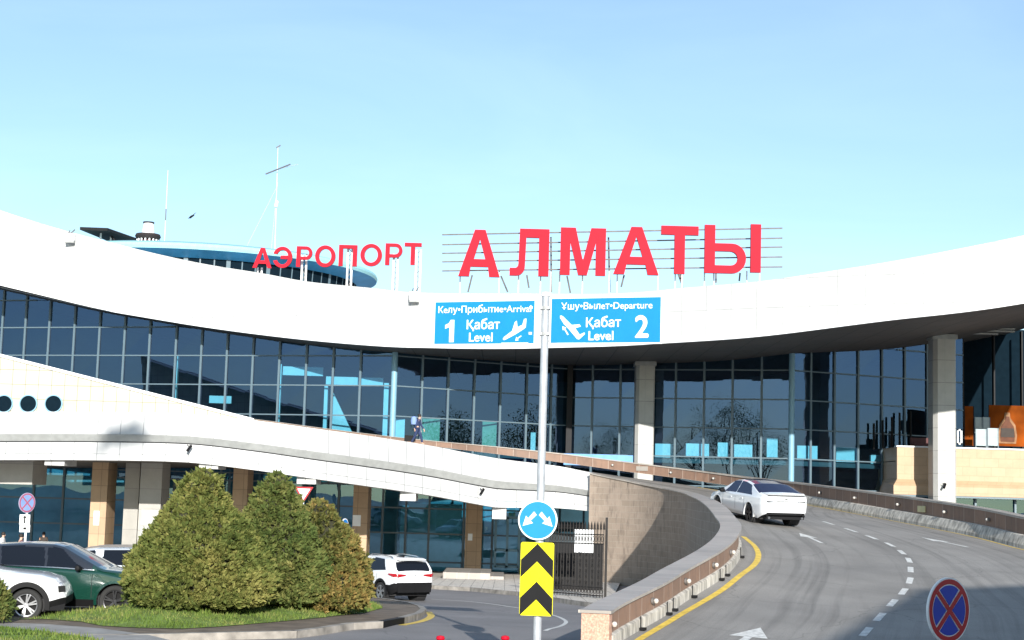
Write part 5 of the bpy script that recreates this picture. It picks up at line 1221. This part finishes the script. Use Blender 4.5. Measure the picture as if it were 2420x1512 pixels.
silver = dict(L=4.7, W=1.88, r=.36, fa=1.35, ra=-1.35, top=[(-2.35, .95), (-2.3, 1.2), (-2.1, 1.55), (-1.5, 1.62), (-.3, 1.65), (.3, 1.62), (1.1, 1.14), (1.3, 1.1), (2.1, 1.0), (2.35, .7)], belt=[(-2.4, 1.14), (1.2, 1.07), (2.4, .8)], low=[(-2.4, .4), (-2.0, .26), (1.9, .24), (2.4, .36)],
    wsh=(1.08, .32), rwin=(-2.28, -2.1), side=[(-2.15, -1.95, -1.52, -1.44), (-1.30, -1.25, -.22, -.18), (-.05, -.1, .25, .9)], paint='psilver', clad=1.0, handles=(-.8, .3), seams=(-1.3, -.12), rails=(-1.9, .1), railm='steeldk')
rx = W(172, 1340, 46.5).x
car('parked_car', 'pale silver estate with roof rails half hidden between green car and conifer', 'car', silver, (rx + 2.05, 47.6, gz(47.6) + .02), math.radians(2))
qtop = [(-2.19, .98), (-2.14, 1.10), (-1.92, 1.42), (-1.82, 1.50), (-1.4, 1.56), (-.5, 1.60), (.1, 1.58), (.3, 1.54), (1.1, 1.10), (1.25, 1.05), (1.9, .95), (2.1, .82), (2.19, .6)]
qash = dict(L=4.38, W=1.82, r=.345, fa=1.30, ra=-1.33, top=qtop, belt=[(-2.2, 1.10), (-1.6, 1.10), (-.5, 1.02), (1.0, .97), (1.5, .9), (2.2, .7)], low=[(-2.2, .42), (-1.9, .27), (1.8, .24), (2.2, .36)],
    wsh=(1.08, .32), rwin=(-2.13, -1.90), side=[(-1.62, -1.25, -.42, -.34), (-.24, -.32, .25, .88)], paint='pwhite', clad=1.6, arch=.07, handles=(-.75, .2), seams=(-1.05, -.29), rails=(-1.6, .0), rimm='rim', wrap=False)
th = math.radians(36); hd = Vector((-math.sin(th), math.cos(th), 0)); rt = Vector((math.cos(th), math.sin(th), 0))
lw = WG(903, 1419); lw = Vector((lw.x, lw.y, 0)) + rt * .8 + hd * 1.33
q1, wf = car('parked_car', 'white crossover with red tail lamps driving away beside the brownish conifer', 'car', qash, (lw.x, lw.y, gz(lw.y) + .01), math.pi / 2 + th)
for sd in (1, -1):
    pts = [(-1.80, sd * .905, .985), (-2.10, sd * .835, .90), (-2.205, sd * .62, .93), (-2.205, sd * .38, .975), (-2.15, sd * .40, 1.03), (-2.17, sd * .60, 1.03), (-2.08, sd * .82, 1.03)]
    mb = MB(); mb.face(pts); mb.prism([(-2.215, sd * .36, .95), (-2.215, sd * .70, .90), (-2.205, sd * .72, 1.02), (-2.205, sd * .40, 1.0)], (.05, 0, 0)); mb.prism([(-2.215, sd * .70, .89), (-2.06, sd * .885, .93), (-1.86, sd * .925, 1.03), (-2.18, sd * .79, 1.03)], (.05, -sd * .07, 0)); mb.build('tail_lamp', 'lampred', q1, local=True)
MB().box((-2.215, -.27, .80), (-2.19, .27, .92)).build('number_plate', 'plate', q1, local=True)
MB().lathe([(0, 0), (.05, 0), (.05, .02), (0, .02)], 14, 'Z', (-2.21, 0, .985)).build('badge', 'chrome', q1, local=True)
MB().prism([(-1.74, -.62, 1.535), (-1.74, .62, 1.535), (-2.02, .58, 1.49), (-2.02, -.58, 1.49)], (0, 0, .03)).build('spoiler', 'pwhite', q1, local=True)
MB().prism([(-2.17, -.70, .36), (-2.17, .70, .36), (-2.17, .74, .60), (-2.17, -.74, .60)], (-.045, 0, 0)).build('rear_bumper', 'blk', q1, local=True)
MB().prism([(-.8, 0, 1.60), (-1.45, 0, 1.57), (-1.52, 0, 1.66)], (0, .02, 0)).build('roof_aerial', 'blk', q1, local=True)
# saloon on the ramp
stop = [(-2.45, .88), (-2.43, 1.02), (-2.37, 1.09), (-2.2, 1.115), (-2.05, 1.135), (-1.2, 1.37), (-.6, 1.44), (-.1, 1.45), (.4, 1.40), (1.25, .98), (1.5, .93), (2.1, .82), (2.38, .66), (2.45, .5)]
sed = dict(L=4.9, W=1.86, r=.345, fa=1.44, ra=-1.41, top=stop, belt=[(-2.5, .98), (-1.9, .99), (-.5, .95), (1.2, .90), (2.45, .6)], low=[(-2.45, .40), (-2.0, .20), (1.9, .18), (2.45, .28)],
    wsh=(1.22, .42), rwin=(-2.04, -1.15), side=[(-1.60, -1.10, -.24, -.16), (-.12, -.2, .38, 1.0)], paint='pwhite', clad=.35, arch=.02, archm='pwhite', handles=(-.75, .25), seams=(-.95, -.16, .95), rimm='rimdk', tum=.55, darkroof=True, glass='carglassb', wrap=True)
th = math.radians(15); hd = Vector((-math.sin(th), math.cos(th), 0)); rt = Vector((math.cos(th), math.sin(th), 0))
lw = W(1775, 1206, 55.4); ctr = Vector((lw.x, lw.y, 0)) + rt * .82 + hd * 1.41
pf_, pr_ = down(ctr + hd * 1.44), down(ctr - hd * 1.41); slope = math.atan2(pf_.z - pr_.z, 2.85)
s1, wf = car('saloon_car', 'white saloon with dark blue glass driving up the ramp', 'car', sed, (ctr.x, ctr.y, (pf_.z + pr_.z) / 2 + .01), math.pi / 2 + th, slope)
for sd in (1, -1):
    mb = MB(); mb.prism([(-2.475, sd * .38, .84), (-2.46, sd * .70, .80), (-2.37, sd * .825, .82), (-2.15, sd * .895, .93), (-2.37, sd * .81, .95), (-2.46, sd * .70, .93), (-2.475, sd * .40, .90)], (.02, 0, 0)); mb.build('tail_lamp', 'lampclear', s1, local=True)
    mb = MB(); mb.prism([(-2.485, sd * .42, .85), (-2.47, sd * .70, .835), (-2.42, sd * .80, .86), (-2.47, sd * .70, .875)], (.01, 0, 0)); mb.build('lamp_bar', 'dark', s1, local=True)
    MB().tube((-2.47, sd * .62, .30), (-2.3, sd * .62, .30), .045, 12).build('exhaust', 'chrome', s1, local=True)
MB().prism([(-2.44, -.70, 1.085), (-2.44, .70, 1.085), (-2.22, .74, 1.115), (-2.22, -.74, 1.115)], (-.03, 0, .03)).build('boot_spoiler', 'pwhite', s1, local=True)
MB().box((-2.47, -.7, 1.055), (-2.45, .7, 1.075)).build('spoiler_shadow_line', 'dark', s1, local=True)
MB().box((-2.49, -.27, .70), (-2.455, .27, .81)).build('number_plate', 'plate', s1, local=True)
MB().box((-2.48, -.36, .865), (-2.45, .36, .885)).build('boot_trim', 'chrome', s1, local=True)
MB().lathe([(0, 0), (.06, 0), (.06, .02), (0, .02)], 14, 'Z', (-2.465, 0, .96)).build('badge', 'dark', s1, local=True)
mb = MB(); mb.prism([(-2.465, -.68, .25), (-2.465, .68, .25), (-2.465, .73, .40), (-2.465, .60, .345), (-2.465, -.60, .345), (-2.465, -.73, .40)], (.06, 0, 0)); mb.build('rear_diffuser', 'blk', s1, local=True)

# ================================================================== PEOPLE
def skin_mesh(name, joints, edges, m, parent, sub=2):
    me = bpy.data.meshes.new(name); me.from_pydata([j[0] for j in joints], edges, [])
    o = bpy.data.objects.new(name, me); COL.objects.link(o); md = o.modifiers.new('s', 'SKIN'); md.use_smooth_shade = True
    sv = me.skin_vertices[0].data
    for i, j in enumerate(joints): sv[i].radius = (j[1], j[2] if len(j) > 2 else j[1]); sv[i].use_root = i == 0
    ms = o.modifiers.new('d', 'SUBSURF'); ms.levels = ms.render_levels = sub
    dg = bpy.context.evaluated_depsgraph_get(); m2 = bpy.data.meshes.new_from_object(o.evaluated_get(dg)); bpy.data.objects.remove(o)
    for p in m2.polygons: p.use_smooth = True
    m2.materials.clear(); m2.materials.append(M[m]); o = bpy.data.objects.new(name, m2); COL.objects.link(o); o.parent = parent; return o
def person(label, loc, rz, top, legs, hairm, stride=.0, arm=(.1, -.1), lean=.0, sc=1.0, legm='navy'):
    """faces +x in its own frame"""
    t = thing('person', label, 'person', loc, rz); t.scale = (sc,) * 3
    Z = {}
    hip, ch, nk = (0, 0, .95), (.02 + lean, 0, 1.32), (.03 + lean * 1.2, 0, 1.50)
    hd_ = (.05 + lean * 1.3, 0, 1.60)
    J = [(hip, .13, .10), ((.01 + lean * .5, 0, 1.12), .13, .10), (ch, .15, .11), (nk, .055), (hd_, .085, .075), ((.05 + lean * 1.3, 0, 1.70), .075, .07)]
    E = [(0, 1), (1, 2), (2, 3), (3, 4), (4, 5)]; arms = []; lg = []
    for s_, st in ((1, stride), (-1, -stride)):
        k = len(J); kx = st * .5 + .06
        pts = [((0, s_ * .10, .90), .095), ((kx, s_ * .10, .50), .062), ((st, s_ * .10, .09), .042), ((st + .13, s_ * .11, .035), .035)]
        J += [(p, r_) for p, r_ in pts]; E += [(0, k), (k, k + 1), (k + 1, k + 2), (k + 2, k + 3)]; lg.append(pts)
    for s_, ax in ((1, arm[0]), (-1, arm[1])):
        k = len(J); sx = ch[0]
        pts = [((sx, s_ * .19, 1.42), .055), ((sx + ax * .3, s_ * .25, 1.15), .042), ((sx + ax, s_ * .25, .92), .030), ((sx + ax + .03, s_ * .25, .84), .030)]
        J += [(p, r_) for p, r_ in pts]; E += [(2, k), (k, k + 1), (k + 1, k + 2), (k + 2, k + 3)]; arms.append(pts)
        h = pts[3][0]
        for f in range(4): b = len(J); J.append(((h[0] - .03 + f * .02, h[1], h[2] - .08 - .01 * (f in (1, 2))), .009)); E.append((k + 3, b))
        b = len(J); J.append(((h[0] + .05, h[1] - s_ * .01, h[2] - .01), .010)); E.append((k + 3, b))
    b_ = skin_mesh('person_body', J, E, 'skin', t)
    J2 = [((0, 0, .93), .15, .12), ((.01 + lean * .5, 0, 1.12), .148, .118), (ch, .168, .13), ((nk[0], 0, 1.47), .075)]; E2 = [(0, 1), (1, 2), (2, 3)]
    for a in arms: k = len(J2); J2 += [(a[0][0], .072), (a[1][0], .058), (a[2][0], .045)]; E2 += [(2, k), (k, k + 1), (k + 1, k + 2)]
    skin_mesh('jacket', J2, E2, top, t)
    J3 = [((0, 0, .94), .14, .115)]; E3 = []
    for a in lg: k = len(J3); J3 += [(a[0][0], .112), (a[1][0], .080), ((a[2][0][0], a[2][0][1], .12), .062)]; E3 += [(0, k), (k, k + 1), (k + 1, k + 2)]
    skin_mesh('trousers', J3, E3, legm, t)
    mb = MB(); c = Vector(hd_) + Vector((-.02, 0, .06))
    mb.lathe([(0, .115), (.06, .10), (.096, .05), (.10, -.02), (.085, -.06)], 18, 'Z', tuple(c)); mb.build('hair', hairm, t, smooth=True, local=True)
    for s_ in (1, -1): MB().lathe([(0, -.012), (.012, 0), (0, .012)], 8, 'Z', (hd_[0] + .078, s_ * .03, hd_[2] + .02)).build('eye', 'blk', t, local=True)
    MB().prism([(hd_[0] + .078, -.015, hd_[2] - .02), (hd_[0] + .078, .015, hd_[2] - .02), (hd_[0] + .082, 0, hd_[2] + .025)], (.02, 0, 0)).build('nose', 'skin', t, local=True)
    MB().box((hd_[0] + .07, -.022, hd_[2] - .05), (hd_[0] + .082, .022, hd_[2] - .042)).build('mouth', 'maroon', t, local=True)
    return t
yw = 83.5; c = W(985, 1047, yw); ft_ = Vector((c.x, yw, W(985, 1051, yw).z))
wk = person('person in navy clothes walking right on the upper drive with a pale blue backpack', tuple(ft_), math.radians(-8), 'navy', None, 'hair', .30, (.25, -.2), .06, .93)
bp = MB(); bp.lathe([(0, -.24), (.14, -.2), (.17, 0), (.13, .2), (0, .25)], 16, 'Z', (-.20, 0, 1.28)); bpo = bp.build('backpack', 'packblue', None, smooth=True, local=True); bpo.location = ft_; bpo.rotation_euler = (0, 0, math.radians(-8)); tag(bpo, 'pale blue backpack on the back of the walking person', 'backpack')
bo = thing('suitcase', 'black wheeled suitcase lying behind the walking person', 'suitcase', tuple(W(969, 1045, yw + .2)))
l = bo.location.copy(); MB().box((l.x - .3, l.y - .15, l.z + .05), (l.x + .28, l.y + .2, l.z + .36)).build('shell', 'blk', bo); MB().obox((l.x + .28, l.y, l.z + .3), (l.x + .62, l.y, l.z + .62), .02, .02).build('handle', 'grey', bo)
for q in (-.2, .2): MB().tube((l.x + q, l.y - .14, l.z + .03), (l.x + q, l.y - .08, l.z + .03), .04, 10).build('wheel', 'tyre', bo)
for u, y, lab, top, rz in ((6, 80, 'person in a white shirt at the left edge beyond the green car', 'shirtw', 0), (48, 72, 'person in a maroon top beside the pole of the faded sign', 'maroon', 30), (105, 90, 'person in a dark coat standing in shade before the lower glass', 'olive', -90)):
    x = W(u, 1250, y).x; person(lab, (x, y, gz(y) + .15), math.radians(rz), top, None, 'hair', .08, (.1, -.05), .02, 1.0, 'olive')

# ================================================================== CONIFERS AND TREES
from mathutils import noise
def conifer(label, u, vtop, vbase, y, prof, m, nleaf, seed, name='conifer', ang=0):
    """prof: list of (fraction of height, radius in metres)"""
    rnd = random.Random(seed); b = W(u, vbase, y); top = W(u, vtop, y).z; b.z = gz(y) + .15 + hump(b.x, y); H = top - b.z
    t = thing(name, label, 'conifer', tuple(b)); sd = Vector((seed * 7.3, seed * 1.7, 0))
    def rad(f, a):
        r_ = interp(prof, f); q = Vector((math.cos(a) * 1.2, math.sin(a) * 1.2, f * H * .8)) + sd
        return max(.02, r_ * (1 + .20 * noise.noise(q)) + .16 * noise.noise(q * 2.4) + .13 * noise.noise(q * 5.5))
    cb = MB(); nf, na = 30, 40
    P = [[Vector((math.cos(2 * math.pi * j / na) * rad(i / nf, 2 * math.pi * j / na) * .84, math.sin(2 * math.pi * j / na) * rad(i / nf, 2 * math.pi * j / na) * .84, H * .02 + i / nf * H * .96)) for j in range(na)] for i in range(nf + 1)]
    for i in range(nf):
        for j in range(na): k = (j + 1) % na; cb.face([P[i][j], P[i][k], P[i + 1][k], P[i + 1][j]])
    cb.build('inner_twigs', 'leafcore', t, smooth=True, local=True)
    lf = MB(); lf.tone = []; mx_ = max(r_ for _, r_ in prof); k = 0
    while k < nleaf // 13:
        f = rnd.random(); a = rnd.uniform(0, 2 * math.pi)
        if rnd.random() * mx_ > interp(prof, f) + .10: continue
        k += 1; R_ = rad(f, a); dep = rnd.random() ** 1.5 * .13; rr = max(.02, R_ - dep + (rnd.random() < .10) * rnd.uniform(.02, .13)); n_ = Vector((math.cos(a), math.sin(a), .45)).normalized()
        c0 = Vector((math.cos(a) * rr, math.sin(a) * rr, .02 + f * H * .965)); ax = (n_ + Vector((rnd.gauss(0, .35), rnd.gauss(0, .35), rnd.gauss(.35, .3)))).normalized()
        tn = rnd.gauss(.45, .20); big = rnd.uniform(.7, 1.35)
        for q in range(13):
            d = (ax + Vector((rnd.gauss(0, .55), rnd.gauss(0, .55), rnd.gauss(0, .5)))).normalized(); s_ = d.cross(Vector((rnd.gauss(0, 1), rnd.gauss(0, 1), rnd.gauss(0, 1)))).normalized()
            L_ = rnd.uniform(.07, .14) * big; w_ = L_ * rnd.uniform(.16, .28); p = c0 + Vector((rnd.gauss(0, .022), rnd.gauss(0, .022), rnd.gauss(0, .022)))
            lf.face([p, p + d * L_ * .5 + s_ * w_, p + d * L_, p + d * L_ * .5 - s_ * w_]); lf.tone.append(min(1, max(0, tn + rnd.gauss(0, .14))))
    lf.build('crown', m, t, fix=False, local=True)
    MB().tube((0, 0, -.05), (0, 0, H * .5), .09, 8, .04).build('trunk', 'bark', t, local=True)
    return t
conifer('largest yellow green cone shaped conifer on the grass, in front of the others', 464, 1104, 1450, 36.6, [(0, 1.38), (.06, 1.58), (.18, 1.62), (.35, 1.45), (.5, 1.16), (.62, .92), (.72, .66), (.8, .52), (.9, .40), (.97, .2), (1, .04)], 'thuja', 72000, 1)
conifer('dark green pointed conifer standing between the two others', 640, 1110, 1436, 38.6, [(0, 1.15), (.1, 1.28), (.3, 1.22), (.5, .95), (.65, .72), (.8, .48), (.92, .26), (1, .03)], 'thujadk', 50000, 2)
conifer('brown tinged conifer at the right end of the group of three', 748, 1180, 1424, 39.9, [(0, 1.15), (.1, 1.34), (.3, 1.26), (.5, 1.02), (.7, .74), (.85, .46), (.95, .24), (1, .05)], 'thujabr', 42000, 3)
conifer('conifer just touching the left edge of the picture in front of the white car', -52, 1330, 1452, 33.8, [(0, .5), (.2, .56), (.6, .45), (.85, .25), (1, .05)], 'thujadk', 12000, 4)
def tree(label, x, y, H, R_, seed, n=2600, grp=None, ls=.3):
    rnd = random.Random(seed); t = thing('broadleaf_tree', label, 'tree', (x, y, gz(y)), 0, grp)
    tb = MB(); tb.tube((0, 0, 0), (.1, 0, H * .45), .28, 10, .17); ends = []
    for k in range(9):
        a = k * 2.4; h0 = H * rnd.uniform(.28, .5); e = Vector((math.cos(a) * R_ * rnd.uniform(.4, .75), math.sin(a) * R_ * rnd.uniform(.4, .75), H * rnd.uniform(.55, .88))); tb.tube((.05, 0, h0), e, .10, 7, .03); ends.append(e)
    ends.append(Vector((.1, 0, H * .9))); tb.tube((.1, 0, H * .45), ends[-1], .16, 8, .03); tb.build('trunk', 'bark', t, local=True)
    lf = MB(); lf.tone = []
    cl = [e + Vector((rnd.gauss(0, R_ * .22), rnd.gauss(0, R_ * .22), rnd.gauss(0, H * .06))) for e in ends for _ in range(4)]
    for k in range(n):
        c = rnd.choice(cl); p = c + Vector((rnd.gauss(0, 1), rnd.gauss(0, 1), rnd.gauss(0, .8))) * R_ * .17
        d = Vector((rnd.gauss(0, 1), rnd.gauss(0, 1), rnd.gauss(0, 1))).normalized(); s_ = d.orthogonal().normalized(); L_ = ls * rnd.uniform(.6, 1.3)
        lf.face([p, p + d * L_ * .5 + s_ * L_ * .3, p + d * L_, p + d * L_ * .5 - s_ * L_ * .3]); lf.tone.append(rnd.random())
    lf.build('crown', 'treeleaf', t, fix=False, local=True); return t
ORD = ['first of the left group', 'second of the left group', 'third of the left group', 'fourth of the left group', 'nearest of the left group', 'nearer right hand one', 'farther right hand one', 'middle of the far left row', 'last of the far left row', 'first of the far left row']
g_ = 'trees behind the viewpoint mirrored in the glass'
k = 0
for x, y, H, R_ in ((-30, -6, 15, 4), (-38, -14, 17, 4.5), (-46, -22, 16, 4.5), (-54, -8, 14, 4), (-24, -20, 14, 4), (48, 66, 12, 3.6), (56, 72, 14, 4), (-84, 30, 11, 4), (-92, 42, 12, 4.5), (-78, 16, 10, 4)):
    k += 1; tree(('tall' if H > 13 else 'lower') + ' spring tree behind the viewpoint, %s, mirrored in the glass' % ORD[k - 1], x, y, H, R_, 20 + k, 4200, g_, .19)
tree('tree beside the ramp outside the right edge, shading the road', 26.8, 26.5, 11, 3.0, 55, 3000, None, .28)
# block of shade: a flat roofed building behind and right of the viewpoint
Hb = 14.0
def roofpt(p): return Vector((p.x, p.y, 0)) + Vector((SUNDIR.x, SUNDIR.y, 0)) * ((Hb - p.z) / SUNDIR.z)
A_, B_, C_2 = R(1958, 1511), R(2168, 1393), R(2419, 1383)
a, b, c = roofpt(A_), roofpt(B_), roofpt(C_2)
foot = [a + Vector((-7.5, -15, 0)), a, b, c, c + Vector((c - b)).normalized() * 14, c + Vector((22, -20, 0)), a + Vector((16, -26, 0))]
ob = thing('office_building', 'flat roofed building behind the viewpoint whose shade falls across the lower ramp', 'building', tuple(foot[2]))
mb = MB(); mb.prism([Vector((p.x, p.y, .3)) for p in foot], (0, 0, Hb - .9)); mb.build('walls', 'colstone', ob)
mb = MB(); mb.prism([Vector((p.x, p.y, Hb - .55)) for p in foot], (0, 0, .55)); mb.build('roof', 'grey', ob)
# bird
c = W(453, 511, 58); t = thing('bird', 'small dark bird flying in the sky right of the whip aerial', 'bird', tuple(c))
mb = MB(); mb.lathe([(0, -.13), (.035, -.05), (.04, .03), (.02, .1), (0, .13)], 10, 'Z'); 
mb.v = [Matrix.Rotation(math.radians(60), 3, 'Y') @ p for p in mb.v]; mb.build('body', 'blk', t, smooth=True, local=True)
for sd in (1, -1): MB().prism([(.03, .0, .02), (.05 + .06 * sd, -.02, .10 * sd + .02), (.16 * sd + .02, -.03, .12 * sd + .03), (-.04, 0, -.01)], (0, .01, 0)).build('wing', 'blk', t, local=True)

# unseen mast added behind the viewpoint, heads shaped to shadow the overpass band
P_ = W(287, 1034, 76.9); kk_ = (P_.y + 6) / -SUNDIR.y; hp = P_ + SUNDIR * kk_
t = thing('shadow_mast', 'tall slender lighting mast behind the viewpoint with floodlight heads', 'mast', (hp.x, hp.y, gz(hp.y)))
MB().tube((hp.x, hp.y, gz(hp.y)), (hp.x, hp.y, hp.z - .3), .09, 10, .05).build('pole', 'galv', t)
mb = MB(); mb.prism([Vector(hp) + Vector(q) for q in ((-1.0, 0, -.45), (.8, 0, -.3), (.95, 0, 1.0), (.3, 0, .62), (-.85, 0, .3))], (0, .25, 0)); mb.build('shadow_head', 'galv', t)
mb = MB(); mb.box((hp.x + .85, hp.y, hp.z - .15), (hp.x + 1.3, hp.y + .3, hp.z + .35)); mb.build('shadow_head', 'galv', t)
mb = MB(); mb.prism([Vector(hp) + Vector(q) for q in ((-1.35, 0, -.95), (-1.05, 0, -.95), (-.75, 0, -.5), (-1.0, 0, -.5))], (0, .25, 0)); mb.build('shadow_head', 'galv', t)
MB().obox(hp + Vector((-1.2, .1, -.32)), hp + Vector((1.2, .1, -.2)), .12, .16).build('crossarm', 'galv', t)
